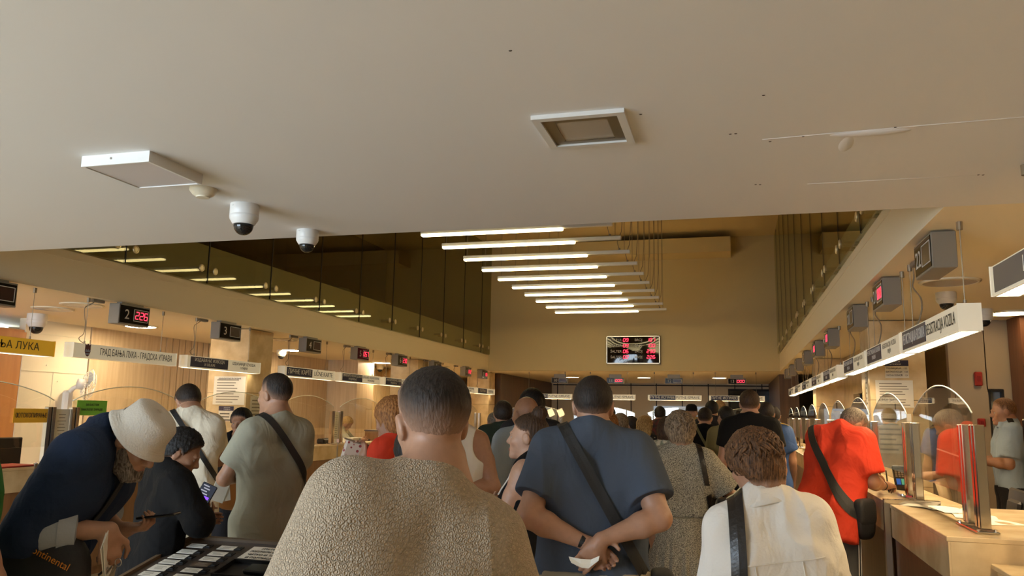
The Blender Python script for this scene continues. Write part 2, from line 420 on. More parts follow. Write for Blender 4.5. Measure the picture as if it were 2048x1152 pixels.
def person(label, x, y, yaw, H=1.75, b=1., skin='skin', fem=False, lean=0., side=0., twist=0., head=(0, 0, 0), R=None, L=None,
           top=None, bottom=None, hair=None, shoes='shoe_black', h=.0065, belly=0., beard=None, legs=(0., 0.), step=0., z0=0., legsdir=None, sit=False, face=True, neck=1., ndir=None, trap=1.):
    """yaw: heading in degrees, 0 looks along +Y, 90 looks along -X. Everything is built in the person's own frame."""
    root = thing('person', label, 'person', (x, y, z0), math.radians(yaw))
    s = H/1.75; J = {}
    hip = np.array([0, 0, .955*s if not sit else .55*s])
    M = rz(twist) @ rx(-lean) @ ry(side)
    T = lambda p: hip+M @ (np.array(p, float)*s)
    sw = (.142 if fem else .158)*(.55+.45*b)
    nb = T((0, -.012, .545)); up = unit(M[:, 2]*.6+np.array([0, 0, .4])+np.array([0, .10, 0]))
    HR = rz(head[1]) @ rx(-head[0]) @ ry(head[2])
    hc = nb+(up if ndir is None else unit(ndir))*.052*s*neck+HR[:, 2]*.062*s+HR[:, 1]*.02*s
    hs = s**.5*(.96 if fem else 1.0)                      # heads vary less than heights
    A = {}
    for sd, spec, sg in (('R', R, 1), ('L', L, -1)):
        sp = dict(REST); sp.update(spec or {})
        sh = T((sg*sw, -.012, .478))
        if 'sh' in sp: sh = sh+np.array(sp['sh'])*s*np.array([sg, 1, 1])
        f = np.array([sg, 1, 1])
        W = lambda p: rz(-yaw) @ (np.array(p, float)-np.array((x, y, z0)))
        ua, fa = np.array(sp['ua'])*f, np.array(sp['fa'])*f
        if 'elw' in sp: ua = W(sp['elw'])-sh
        el = sh+unit(ua)*.285*s
        if 'wrw' in sp: fa = W(sp['wrw'])-el
        wr = el+unit(fa)*.245*s
        hd = unit(np.array(sp['hd'])*f) if 'hd' in sp else unit(fa)
        if 'hdw' in sp: hd = unit(rz(-yaw) @ np.array(sp['hdw'], float))
        pn = np.array(sp.get('pn', (-1, 0, 0)))*f
        if 'pnw' in sp: pn = rz(-yaw) @ np.array(sp['pnw'], float)
        pn = unit(pn-hd*np.dot(pn, hd)); th = np.cross(hd, pn)*sg
        A[sd] = dict(sh=sh, el=el, wr=wr, hd=hd, pn=pn, th=th, **{k: sp[k] for k in sp if k in ('curl', 'thumb', 'spread')})
    LG = {}
    for sd, sg in (('R', 1), ('L', -1)):
        hj = hip+np.array([sg*.088*s*(1.06 if fem else 1), 0, -.02*s]); st = step*sg
        if sit: kn = hj+np.array([sg*.04, .42, 0])*s; an = kn+np.array([0, .02, -.43*s])
        else: kn = np.array([sg*(.10+.012*b)*s, .015+st*.5, .50*s]); an = np.array([sg*(.105+.015*b)*s, -.025+st, .085*s])
        LG[sd] = (hj, kn, an)
    # ---- torso pieces (shared by body and clothes); in the torso frame, already scaled
    def torso(infl=0., fat=1.):
        w = .5+.5*b*fat; q = []
        hw = (.088 if fem else .076)*w; ww = (.05 if fem else .066)*w; cw = (.068 if fem else .088)*w
        c = lambda a, bb, ra, rb, sy: q.append((cone(np.array(a)*s, np.array(bb)*s, ra*s+infl, rb*s+infl, M=M, o=hip, sy=sy), .05*s))
        for g in (1, -1):
            c((g*hw, .0, -.02), (g*ww, .01, .16), .108*w, (.088 if fem else .098)*w, .86)
            c((g*ww, .01, .16), (g*cw, .0, .36), (.088 if fem else .1)*w, .108*w, .84)
            c((g*cw, .0, .36), (g*cw*1.05, -.012, .44), .108*w, .078*w, .84)
            c((g*.055, -.02, .50), (g*sw*.92/s, -.012, .468), .062, .055, .95); trap and c((g*.010, -.034, .560), (g*.115, -.02, .485), .044*trap, .052*trap, .95)
            if fem: c((g*.07, .075, .33), (g*.072, .09, .315), .058, .056, 1.)
        if belly: c((0, .05*belly, .12), (0, .05*belly, .22), .115*w, .115*w, .9)
        return q
    def armp(sd, i0=0., infl=0., upto=1.):
        a = A[sd]; w = .45+.55*b; f = .82 if fem else 1.; q = []
        q.append((cone(a['sh'], a['sh']+(a['el']-a['sh'])*.45, .056*w*f*s+infl, .052*w*f*s+infl), .035*s))
        q.append((cone(a['sh']+(a['el']-a['sh'])*.45, a['el'], .052*w*f*s+infl, .041*w*f*s+infl), .02*s))
        fm = a['el']+(a['wr']-a['el'])*.3
        q.append((cone(a['el'], fm, .042*w*f*s+infl, .0435*w*f*s+infl), .02*s))
        q.append((cone(fm, a['wr'], .0435*w*f*s+infl, .0265*f*s+infl*.9), .02*s))
        return q
    lo = np.array([9., 9, 9]); hi = -lo
    prims = torso()
    up_k = []
    for sd in 'RL':
        prims += armp(sd)
        a = A[sd]; hp, tips = hand_prims(a['wr'], a['hd'], a['pn'], a['th'], a['curl'], s*(.90 if fem else 1.), a.get('thumb', .5), a.get('spread', 0)); prims += hp; a['tips'] = tips
        hj, kn, an = LG[sd]
        prims += [(cone(hj, kn, .088*s*(.4+.6*b), .058*s*(.5+.5*b)), .03), (cone(kn, kn+(an-kn)*.35, .056*s, .057*s), .02), (cone(kn+(an-kn)*.35, an, .057*s, .036*s), .02),
                  (cone(an+np.array([0, 0, -.035*s]), an+np.array([0, .13*s, -.05*s]), .04*s, .03*s), .02)]
    # ---- head
    HP = lambda p: hc+HR @ (np.array(p, float)*hs)
    he = lambda p, r, k=.02, N=None: (ell(HP(p), np.array(r)*hs, HR if N is None else HR @ N), k)
    hcn = lambda a, c, ra, rb, k=.01: (cone(HP(a), HP(c), ra*hs, rb*hs), k)
    nr = (.047 if fem else .058)*(.6+.4*b)*s
    prims.append((cone(nb-up*.05*s, HP((0, -.022, -.065)), nr*1.1, nr), .035))
    if not fem: prims += [(cone(T((g*.11, -.03, .50)), HP((g*.03, -.045, -.085)), .035*s*b, .03*s), .05) for g in (1, -1)]
    hd_ = [he((0, -.014, .030), (.0755, .0965, .094)), he((0, .028, -.035), (.061, .066, .080), .03), hcn((-.014, .078, -.098), (.014, .078, -.098), .019, .019, .03),
           hcn((-.03, .084, .020), (.03, .084, .020), .010, .010, .018), hcn((0, .088, .012), (0, .108, -.026), .0075, .0125, .012),
           hcn((-.011, .096, -.032), (.011, .096, -.032), .0085, .0085, .008), he((.042, .066, -.022), (.018, .018, .016), .02), he((-.042, .066, -.022), (.018, .018, .016), .02),
           hcn((-.018, .086, -.060), (.018, .086, -.060), .0085, .0085, .012), hcn((-.014, .086, -.072), (.014, .086, -.072), .0085, .0085, .01)]
    for g in (1, -1):
        hd_.append(he((g*.079, -.010, -.004), (.0095, .021, .033), .008, ry(g*10) @ rx(-10)))
    prims += hd_
    for p, k in prims: lo = np.minimum(lo, p[1]); hi = np.maximum(hi, p[2])
    F = Field(lo-.03, hi+.03, h)
    for p, k in prims: F.add(p, k)
    for g in (1, -1):
        F.add(ell(HP((g*.033, .099, .001)), np.array((.016, .013, .011))*hs, HR), .010, '-')
        if h < .0085 and g == 1: F.add(ell(HP((0, .109, -.0865)), np.array((.022, .009, .007))*hs, HR), .012, '-'); F.add(ell(HP((0, .112, -.0672)), np.array((.020, .009, .0016))*hs, HR), .004, '-')
        if h < .0085: F.add(ell(HP((g*.0905, -.004, -.002)), np.array((.006, .010, .016))*hs, HR), .006, '-')
    V, Q = F.mesh(1); mesh_obj('body', V, Q, MATS[skin], root)
    info = dict(root=root, hip=hip, M=M, T=T, HP=HP, HR=HR, hc=hc, hs=hs, A=A, s=s, nb=nb, LG=LG, sw=sw)
    def on_face(x_, z_):
        ys = np.linspace(.135, .045, 180); P_ = np.array([HP((x_, q, z_)) for q in ys]); i_ = np.nonzero(F.at(P_) < 0)[0]
        return P_[i_[0]] if len(i_) else HP((x_, .09, z_))
    if face:
        e = MB(); ir = MB(); bw = MB(); lp = MB(); ld = MB()
        for g in (1, -1):
            e.sphere(HP((g*.0315, .0752, .001)), .0118*hs, 12); ir.sphere(HP((g*.0315, .0843, .000)), .0044*hs, 8); ld.tube([HP((g*.019, .0835, .0058)), HP((g*.031, .0872, .0068)), HP((g*.044, .078, .0055))], np.array([.002, .0045, .002])*hs, 6)
            bw.tube([on_face(g*x_, z_) for x_, z_ in ((.011, .0195), (.021, .0225), (.031, .0235), (.046, .0185))], np.array([.0026, .0032, .0032, .0015])*hs, 6)
        for zz, r_, up_ in ((-.0635, .0036, .0012), (-.0715, .0044, -.0008)):
            lp.tube([on_face(x_, zz+up_*abs(x_)/.024*2-(.0025 if zz > -.07 else -.0030)*abs(x_)/.024) for x_ in (-.025, -.017, -.008, 0, .008, .017, .025)], np.array([.35, .8, 1, .9, 1, .8, .35])*r_*hs, 6)
        eo = e.build('eyes', MATS['eye_white'], root, True); ir.build('irises', MATS['iris'], eo, True); ld.build('eyelids', MATS[skin], eo, True)
        bw.build('eyebrows', MATS['hair_dark'], root, True); lp.build('lips', MATS['lips'], root, True)
    # ---- hair
    def zh(yy, q): return np.interp(yy, [a for a, _ in q], [c for _, c in q])
    hd = dict(style='short', m='hair_dark', t=.012, fade=.03); hd.update(hair or {})
    if hd['style'] != 'bald':
        ht = hd['t']; hh = min(h, .006); st = hd['style']
        HF = Field(hc-.2*hs-(np.array([0, 0, .32]) if st in ('long', 'wavy') else 0), hc+.2*hs+.04, hh)
        HL = hd.get('line', HAIRLINE); drop = hd.get('drop', 0.)
        def hairfn(X, Y, Z):
            X, Y, Z = (X-hc[0])/hs, (Y-hc[1])/hs, (Z-hc[2])/hs
            x, yy, z = (HR[0, i]*X+HR[1, i]*Y+HR[2, i]*Z for i in range(3))
            ss = sstep(0, hd['fade'], z-(np.interp(yy, [a for a, _ in HL], [c for _, c in HL])-drop))
            d = None
            for c, r in SKULLS:
                xx, y2, z2 = x-c[0], yy-c[1], z-c[2]
                k0 = np.sqrt((xx/r[0])**2+(y2/r[1])**2+(z2/r[2])**2); k1 = np.sqrt((xx/r[0]**2)**2+(y2/r[1]**2)**2+(z2/r[2]**2)**2)+1e-9
                e = k0*(k0-1)/k1
                d = e if d is None else np.minimum(d, e)
            tt = ht*(.45+.55*sstep(-.02, .09, z)) if hd.get('taper') else ht
            return (d-tt*ss+.004*(1-ss))*hs
        HF.add((hairfn, hc-.17*hs, hc+.17*hs), .002)
        if st == 'bun':
            bc = hd.get('bun', (0, -.10, .075)); HF.add(ell(HP(bc), np.array((.042, .042, .038))*hs), .015)
        if st == 'bob':
            for p, r in (((0, -.055, -.02), (.098, .075, .10)), ((.07, -.02, -.03), (.035, .065, .085)), ((-.07, -.02, -.03), (.035, .065, .085)), ((0, -.015, .055), (.09, .108, .085))): HF.add(ell(HP(p), np.array(r)*hs, HR), .03)
        if st in ('long', 'wavy'):
            for p, r in (((0, -.075, -.06), (.085, .05, .13)), ((.06, -.04, -.09), (.035, .055, .13)), ((-.06, -.04, -.09), (.035, .055, .13)), ((0, -.085, -.17), (.09, .045, .11)), ((0, -.015, .05), (.086, .105, .085))): HF.add(ell(HP(p), np.array(r)*hs, HR), .03)
        if st == 'tail':
            HF.add(cone(HP((0, -.11, .04)), HP((0, -.15, -.02)), .026*hs, .03*hs), .02).add(cone(HP((0, -.15, -.02)), HP((0, -.14, -.15)), .03*hs, .012*hs), .02)
        if st == 'curly':
            for p, r in (((0, -.03, .045), (.086, .104, .086)), ((0, -.075, -.01), (.074, .045, .078)), ((0, -.068, -.055), (.066, .042, .058)), ((0, .04, .075), (.062, .05, .04))): HF.add(ell(HP(p), np.array(r)*hs, HR), .03)
        V, Q = HF.mesh(1)
        l = (V-hc) @ HR/hs
        N = normals(V, Q)
        rough = hd.get('rough', {'short': .0012, 'curly': .005, 'bob': .003, 'long': .004, 'wavy': .007, 'bun': .003, 'tail': .003}[st])
        if st in ('short', 'curly'): V = V+N*(rough*vnoise(l*(45 if st == 'curly' else 160))+rough*.5*vnoise(l*260+9))[:, None]
        else:
            ph = np.arctan2(l[:, 0], -l[:, 1]-.02)
            V = V+N*(rough*np.sin(ph*34+3*vnoise(l*12)+(l[:, 2]*60*(st == 'wavy')))*.6+rough*.8*vnoise(np.stack([ph*9, ph*0, l[:, 2]*8], 1)))[:, None]
        fd = sstep(.12*hd['fade'] if hd.get('taper') else 0, hd['fade']*(1.35 if hd.get('taper') else 1.15), l[:, 2]-(zh(l[:, 1], HL)-drop))
        if st == 'curly' or st == 'wavy' or hd.get('locks'):
            Vl, Ql = [], []; base = len(V); nl = hd.get('locks', 150)
            mb = MB(); ax = np.array((.089, .107, .094)) if st == 'curly' else np.array((.09, .108, .095))
            for i in range(nl):
                th = random.uniform(.0, 1.95); ph = random.uniform(-PI, PI)
                if abs(ph) < .75 and th > 1.05: continue
                pts = []; n = 9; tw = random.uniform(0, 6.28); cr = random.uniform(.007, .017); tn = random.choice((-1, 1))*random.uniform(3, 6.5); dr = random.uniform(-.5, .5)
                ln = random.uniform(.45, .8)
                for j in range(n):
                    u = j/(n-1); t2 = th+u*ln; p2 = ph+dr*u; rr = 1.03+.06*math.sin(u*PI)
                    c = np.array((math.sin(t2)*math.sin(p2), math.sin(t2)*math.cos(p2), math.cos(t2)))
                    if t2 > 1.75: c[:2] *= .93
                    p = ax*c*rr+np.array((0, -.028, .035)); a2 = tw+tn*u
                    e1 = np.array((math.cos(p2), -math.sin(p2), 0)); e2 = c
                    pts.append(HP(p+cr*(math.cos(a2)*e1+.5*math.sin(a2)*e2)))
                rr = np.array([.55, .9, 1, 1, 1, .9, .75, .55, .25])*random.uniform(.0032, .0068)*hs
                mb.tube(pts, rr, 6, cap=False, sq=(1, .7))
            lv = np.array(mb.v); lf = np.array([f for f in mb.f if len(f) == 4])
            V = np.concatenate([V, lv]); Q = np.concatenate([Q, lf+base]); fd = np.concatenate([fd, np.ones(len(lv))])
        info['hair'] = mesh_obj('hair', V, Q, MATS[hd['m']], root, fd)
    if beard:
        BF = Field(hc-.16, hc+.16, min(h, .006)); bl, bt = beard.get('len', .02), beard.get('t', .012)
        def bfn(X, Y, Z):
            X, Y, Z = (X-hc[0])/hs, (Y-hc[1])/hs, (Z-hc[2])/hs
            x, yy, z = (HR[0, i]*X+HR[1, i]*Y+HR[2, i]*Z for i in range(3))
            d = None
            for c, r in (((0, .028, -.035), (.061, .066, .080)), ((0, .075, -.09), (.034, .024, .03))):
                k0 = np.sqrt(((x-c[0])/r[0])**2+((yy-c[1])/r[1])**2+((z-c[2])/r[2])**2); k1 = np.sqrt(((x-c[0])/r[0]**2)**2+((yy-c[1])/r[1]**2)**2+((z-c[2])/r[2]**2)**2)+1e-9
                e = k0*(k0-1)/k1; d = e if d is None else np.minimum(d, e)
            zl = np.interp(yy, (-.02, .015, .05, .08, .1), (.02, .01, -.028, -.050, -.048))
            ss = sstep(0, .022, zl-z)*sstep(-.035, -.008, yy)
            return (d-(bt+bl*sstep(.06, .13, -z))*ss+.006*(1-ss))*hs
        BF.add((bfn, hc-.15, hc+.15), .002)
        V, Q = BF.mesh(1); l = (V-hc) @ HR/hs; V = V+normals(V, Q)*(.002*vnoise(l*150)+.002*vnoise(l*70))[:, None]
        mesh_obj('beard', V, Q, MATS[beard.get('m', 'beard_grey')], root, np.ones(len(V)))
    # ---- trousers / skirt
    bt = dict(kind='trousers', m='trouser_dark', t=.012); bt.update(bottom or {})
    if bt['kind'] == 'trousers':
        ps = [(cone(np.array((g*.075, 0, -.02))*s*(.5+.5*b), np.array((g*.075, 0, .075))*s*(.5+.5*b), .118*s*(.45+.55*b)+bt['t'], .108*s*(.45+.55*b)+bt['t'], M=rz(twist), o=hip, sy=.86), .04) for g in (1, -1)]
        for sd in 'RL':
            hj, kn, an = LG[sd]
            end = an if not bt.get('short') else kn+(an-kn)*.05
            ps += [(cone(hj, kn, .095*s*(.4+.6*b)+bt['t'], .070*s*(.5+.5*b)+bt['t']), .03), (cone(kn, end, .070*s*(.5+.5*b)+bt['t'], .055*s+bt['t'], True), .02)]
    elif bt['kind'] == 'skirt':
        ps = [(cone((0, 0, hip[2]+.12*s), (0, 0, bt.get('z', .12)), .15*s*(.4+.6*b), bt.get('w', .25)*s, True), .05)]
    if bt['kind'] != 'none':
        lo = np.min([p[1] for p, _ in ps], 0)-.03; hi = np.max([p[2] for p, _ in ps], 0)+.03; lo[2] = max(lo[2], .03)
        GF = Field(lo, hi, max(h, .009))
        for p, k in ps: GF.add(p, k)
        if bt['kind'] == 'skirt':
            GF.keep(lambda X, Y, Z: (Z-(hip[2]+.13*s))+0*X+0*Y); GF.keep(lambda X, Y, Z: (bt.get('z', .12)-Z)+0*X+0*Y)
        else:
            zt = hip[2]+min(.10, (top or {}).get('hem', -.06)+.025)*s
            GF.keep(lambda X, Y, Z: (Z-zt)+0*X+0*Y)
        V, Q = GF.mesh(2); N = normals(V, Q)
        if bt['kind'] == 'skirt':
            an = np.arctan2(V[:, 0], V[:, 1]); V = V+N*((.012*np.sin(an*19+2*vnoise(V*3))+.008*np.sin(an*31+1))*sstep(hip[2]+.1, .5, V[:, 2]))[:, None]
        else: V = V+N*((folds(V, 7, 3)-.4)*.006)[:, None]
        mesh_obj('trousers' if bt['kind'] == 'trousers' else 'skirt', V, Q, MATS[bt['m']], root)
    # ---- shoes
    sm = MB()
    for sd in 'RL':
        an = LG[sd][2]; z = an[2]-.04*s
        sm.sphere(an+np.array([0, .055, -.035])*s, np.array((.045, .125, .042))*s, 12); sm.box(an+np.array([0, .055, -.072])*s, np.array((.085, .25, .022))*s, bev=.008)
    sm.build('shoes', MATS[shoes], root, True)
    # ---- top
    tp = dict(kind='tee', m='cloth', t=.014, hem=-.06, fold=.006, ff=6., neck=(.078, .075, .05), sleeve=.62, loose=1.05, sl=.018); tp.update(top or {})
    ps = torso(tp['t'], tp['loose']); k = tp['kind']
    if k in ('tee', 'dress'):
        for sd in 'RL':
            a = A[sd]; w = .45+.55*b; f = .86 if fem else 1.
            ps.append((cone(a['sh'], a['sh']+(a['el']-a['sh'])*tp['sleeve'], .060*w*f*s+tp['sl'], .056*w*f*s+tp['sl']+tp.get('flare', .004), True), .04*s))
    if k in ('long', 'shirt', 'jacket'):
        for sd in 'RL':
            a = A[sd]; w = .45+.55*b; f = .86 if fem else 1.; e = a['el']+(a['wr']-a['el'])*tp.get('cuff', .95)
            ps.append((cone(a['sh'], a['el'], .060*w*f*s+tp['sl'], .046*w*f*s+tp['sl']), .04*s))
            ps.append((cone(a['el'], e, .047*w*f*s+tp['sl'], .034*w*f*s+tp['sl'], True), .03*s))
    if tp['hem'] < -.1:
        w = .5+.5*b
        ps += [(cone(np.array((g*.078*w, 0, -.02))*s, np.array((g*.082*w, 0, tp['hem']-.05))*s, .130*w*s+tp['t'], .132*w*s+tp['t'], M=M, o=hip, sy=.86), .05) for g in (1, -1)]
    lo = np.min([p[1] for p, _ in ps], 0)-.04; hi = np.max([p[2] for p, _ in ps], 0)+.04
    CF = Field(lo, hi, h)
    for p, kk in ps: CF.add(p, kk)
    hem = tp['hem']*s
    CF.keep(lambda X, Y, Z: hem-(M[0, 2]*(X-hip[0])+M[1, 2]*(Y-hip[1])+M[2, 2]*(Z-hip[2])))
    nn = np.array(tp['neck'])*s
    d0 = CF.d.copy(); CF.add(ell(T((0, .018, .565)), nn, M @ rx(12)), .012, '-')
    if h < .0085 and k in ('tee', 'long', 'dress') and not tp.get('collar') and not tp.get('scoop'):
        N3 = M @ rx(12); c0 = T((0, .018, .565)); rim = []; els = np.radians(np.linspace(70, -80, 90))
        for az in np.arange(56)*2*PI/56:
            q = c0+(np.stack([np.cos(els)*math.sin(az), np.cos(els)*math.cos(az), np.sin(els)], 1)*(nn+.003)) @ N3.T
            qi = np.clip(np.round((q-CF.lo)/CF.h).astype(int), 0, CF.n-1); ins = np.nonzero(d0[tuple(qi.T)] < -.001)[0]
            if len(ins): rim.append(q[ins[0]])
        if len(rim) > 40:
            rim = np.array(rim+rim[:1])
            for _ in range(3): rim[:-1] = .5*rim[:-1]+.25*(np.roll(rim[:-1], 1, 0)+np.roll(rim[:-1], -1, 0)); rim[-1] = rim[0]
            cm = MB(); cm.tube(rim, tp.get('rib', .006), 8, cap=False, sq=(1, 1.3)); cm.build('collar', MATS[tp['m']], root, True)
    del d0
    if k == 'tank':
        for g in (1, -1): CF.add(ell(T((g*(sw+.028), -.0, .455)), np.array((.075, .16, .115))*s, M), .01, '-')
    if k == 'tank' or tp.get('scoop'): CF.add(ell(T((0, .07, .53)), np.array((.075, .07, .10))*s, M), .01, '-')
    if k in ('shirt', 'jacket') or tp.get('collar'):
        rr = nr+.016; c0 = T((0, -.01, .525)); ch = tp.get('collar', .04)
        def ring(X, Y, Z):
            X, Y, Z = X-c0[0], Y-c0[1], Z-c0[2]
            x, yy, z = (M[0, i]*X+M[1, i]*Y+M[2, i]*Z for i in range(3))
            return np.maximum(np.abs(np.sqrt(x*x+(yy/1.05)**2)-(rr+.010-.25*z*0))-.0065, np.abs(z-ch*.5)-ch*.75)
        CF.add((ring, c0-.13, c0+.13), .006)
    V, Q = CF.mesh(2); N = normals(V, Q); l = (V-hip) @ M
    amp = tp['fold']*(.6+.6*sstep(.35, .05, l[:, 2]))
    V = V+N*((folds(V, tp['ff'], tp.get('seed', 1), st=tp.get('st', (1, 1, .6)))-.45)*amp)[:, None]
    info['top'] = mesh_obj({'tee': 't_shirt', 'long': 'sweater', 'shirt': 'shirt', 'jacket': 'jacket', 'tank': 'tank_top', 'dress': 'dress_bodice'}[k] if 'name' not in tp else tp['name'], V, Q, MATS[tp['m']], root)
    if k == 'dress':
        pass
    info['bvh'] = BVHTree.FromPolygons([tuple(v) for v in V], [tuple(q) for q in Q]); info['V'] = V
    return info

def strap_loop(info, p0, p1, off, a0=0, a1=360, n=90, fwd=(0, 1, 0), shift=0.):
    """a taut line round the clothes, in the plane through p0, p1 and the depth direction"""
    p0 = np.array(p0, float); p1 = np.array(p1, float); ax = unit(p0-p1); f = unit(np.array(fwd)-ax*np.dot(ax, np.array(fwd))); sd = np.cross(ax, f)
    c = (p0+p1)/2+sd*shift; R = []; D = []
    for i in range(n+1):
        a = math.radians(a0+(a1-a0)*i/n); d = math.cos(a)*ax+math.sin(a)*f; D.append(d)
        hit = info['bvh'].ray_cast(Vector(c+d*1.2), Vector(-d)); R.append(float((np.array(hit[0])-c) @ d) if hit[0] is not None else 0.)
    R = np.array(R); wrap = abs(a1-a0) >= 360
    for _ in range(14):
        if wrap: R[:-1] = np.maximum(R[:-1], .5*(np.roll(R[:-1], 1)+np.roll(R[:-1], -1))); R[-1] = R[0]
        else: R[1:-1] = np.maximum(R[1:-1], .5*(R[:-2]+R[2:]))
    return c+(R+off)[:, None]*np.array(D), np.array(D)
def strap_band(info, p0, p1, w, a0=0, a1=360, th=.004, fwd=(0, 1, 0)):
    mb = MB(); L = [strap_loop(info, p0, p1, .003, a0, a1, fwd=fwd, shift=s_*w/2) for s_ in (-1, 0, 1)]; n = len(L[0][0])
    V = []
    for i in range(n):
        for j in (0, 1, 2): V.append(L[j][0][i])
        for j in (2, 1, 0): V.append(L[j][0][i]+L[j][1][i]*th)
    mb.add(V, [(i*6+j, i*6+(j+1) % 6, (i+1)*6+(j+1) % 6, (i+1)*6+j) for i in range(n-1) for j in range(6)]); return mb
def ribbon(mb, P, side, w, th=.003, m=0):
    """flat band along P, broad along `side`"""
    P = np.array(P); n = len(P); tg = np.gradient(P, axis=0); side = np.array(side, float)
    V = []
    for i in range(n):
        t = unit(tg[i]); sd = side[i] if side.ndim == 2 else side
        sd = unit(sd-t*np.dot(sd, t)); nn = np.cross(t, sd)
        for a, c in ((-1, -1), (1, -1), (1, 1), (-1, 1)): V.append(P[i]+sd*a*w/2+nn*c*th/2)
    f = [(i*4+j, i*4+(j+1) % 4, (i+1)*4+(j+1) % 4, (i+1)*4+j) for i in range(n-1) for j in range(4)]
    f += [(3, 2, 1, 0), tuple((n-1)*4+j for j in range(4))]
    return mb.add(V, f, m)
# ---------------------------------------------------------------- material set of the building
mat('plaster', (.80, .72, .57), .75, bump=(3, .05))
mat('plaster_white', (.78, .775, .765), .7, bump=(2.2, .06))
mat('plaster_wall', (.62, .50, .27), .75, bump=(3, .04))
mat('soffit_paint', (.88, .78, .57), .7)
mat('dark_wall', (.20, .15, .095), .8)  # wall colour darkened to stand for unlit rooms
mat('shaded_plaster', (.36, .28, .19), .8)  # plaster darkened in colour to stand for poor light
mat('upstand', (.78, .74, .58), .8)
mat('marble', (.78, .62, .38), .22, noise=(5, (.62, .46, .26), .55), bump=None)
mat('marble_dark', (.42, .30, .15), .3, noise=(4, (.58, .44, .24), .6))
mat('floor_tile', (.62, .50, .32), .16, noise=(2.5, (.52, .41, .26), .6))
mat('wood_light', (.66, .53, .37), .45, noise=(3.2, (.55, .42, .275), .6, (6, 6, .35)))
mat('wood_orange', (.60, .27, .09), .5, noise=(3, (.52, .22, .07), .7, (5, 5, .3)))
mat('wood_dark', (.085, .045, .022), .4, noise=(3, (.14, .075, .035), .7, (5, 5, .3)))
mat('wood_red', (.11, .04, .016), .45, noise=(3, (.17, .065, .028), .7, (5, 5, .3)))
mat('wood_counter', (.21, .105, .045), .4, noise=(3, (.30, .155, .07), .7, (5, 5, .3)))
mat('curtain', (.60, .45, .25), .8)
mat('chrome', (.75, .72, .68), .12, 1.)
mat('steel', (.50, .47, .42), .3, 1.)
mat('alu', (.72, .71, .68), .4, .0)
mat('grey_box', (.25, .225, .19), .45, .2)
mat('black', (.012, .011, .010), .35)
mat('black_soft', (.018, .016, .015), .6)
mat('screen_off', (.035, .004, .003), .25)
mat('face_black', (.012, .008, .006), .12)
mat('white_paper', (.82, .78, .68), .7)
mat('white_plastic', (.80, .80, .78), .35)
mat('cream_plastic', (.76, .70, .55), .45)
mat('ink', (.03, .03, .03), .6)
mat('ink_grey', (.28, .25, .20), .7)
mat('navy', (.018, .022, .075), .4)
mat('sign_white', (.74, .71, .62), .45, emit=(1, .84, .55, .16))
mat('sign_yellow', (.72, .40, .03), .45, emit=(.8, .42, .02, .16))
mat('sign_white_text', (.85, .85, .82), .5)
mat('green_paper', (.22, .60, .06), .7)
mat('yellow_paper', (.85, .48, .03), .6)
mat('red', (.30, .018, .012), .5)
mat('numeral', (.62, .60, .56), .5)
mat('cable', (.25, .20, .14), .6)
mat('wire', (.32, .26, .18), .4, .5)
mat('hole_dark', (.06, .045, .03), .9)  # dark colour standing for the shade inside the screw holes
mat('lamp_off', (.42, .37, .31), .25)
mat('smoke_dome', (.012, .012, .012), .06)
emat('led_red', (1, .03, .06), 3.0)
emat('tube_glow', (1.0, .80, .40), TUBE_E)
emat('down_glow', (1.0, .78, .47), DOWN_E)
emat('sign_glow', (1.0, .74, .42), SIGN_E); emat('sign_glow_soft', (1.0, .78, .47), 8.0)
glassmat('gallery_glass', (.77, .77, .67), .04, (.97, .97, .86), .7)
glassmat('counter_glass', (.97, .965, .94), .05, (1, 1, 1), 1.2)
mat('glass_edge', (.80, .84, .74), .15, emit=None)

XL, XR, Y0, Y1, ZC = -6.15, 1.05, 4.36, 19.8, 2.67
YB = 27.6
# ---------------------------------------------------------------- shell
m = MB(); m.box((-2.3, 12.4, -.06), (15.2, 31, .12)); struct('floor', m, MATS['floor_tile'])
m = MB(); m.box((-2.3, (-2.6+Y0)/2, ZC+.2), (15.2, Y0+2.6, .4)); struct('ceiling', m, MATS['plaster_white'])
m = MB(); m.box(((-9.9+XL)/2, (Y0+YB)/2, ZC+.2), (XL+9.9, YB-Y0, .4)); struct('ceiling_left', m, MATS['soffit_paint'])
m = MB(); m.box(((5.3+XR)/2, (Y0+YB)/2, ZC+.2), (5.3-XR, YB-Y0, .4)); struct('ceiling_right', m, MATS['soffit_paint'])
m = MB(); m.box(((XL+XR)/2, (Y1+.2+YB)/2, ZC+.2), (XR-XL, YB-Y1-.2, .4)); struct('ceiling_far', m, MATS['soffit_paint'])
m = MB(); m.box((-2.3, 12.2, 6.04), (15.2, 16.4, .16)); struct('ceiling_upper', m, MATS['plaster_wall'])
m = MB(); m.box((-2.3, Y1+.1, 4.55), (15.2, .2, 2.96)); m.box(((XL+XR)/2, Y1+.1, ZC+.2), (XR-XL, .2, .4)); struct('wall_upper_far', m, MATS['plaster_wall'])
m = MB(); m.box((-2.3, Y0-.1, 4.55), (15.2, .2, 2.96)); struct('wall_upper_near', m, MATS['plaster_wall'])
m = MB(); m.box((-9.2, 12.1, 4.5), (.1, 15.8, 3.1)); struct('wall_gallery_left', m, MATS['dark_wall'])
m = MB(); m.box((3.2, 12.1, 4.5), (.1, 15.8, 3.1)); struct('wall_gallery_right', m, MATS['shaded_plaster'])
m = MB(); m.box((XL-.2, 12.1, 3.33), (.1, 15.4, .53)); struct('trim_gallery_left', m, MATS['upstand'])
m = MB(); m.box((XR+.2, 12.1, 3.33), (.1, 15.4, .53)); struct('trim_gallery_right', m, MATS['upstand'])
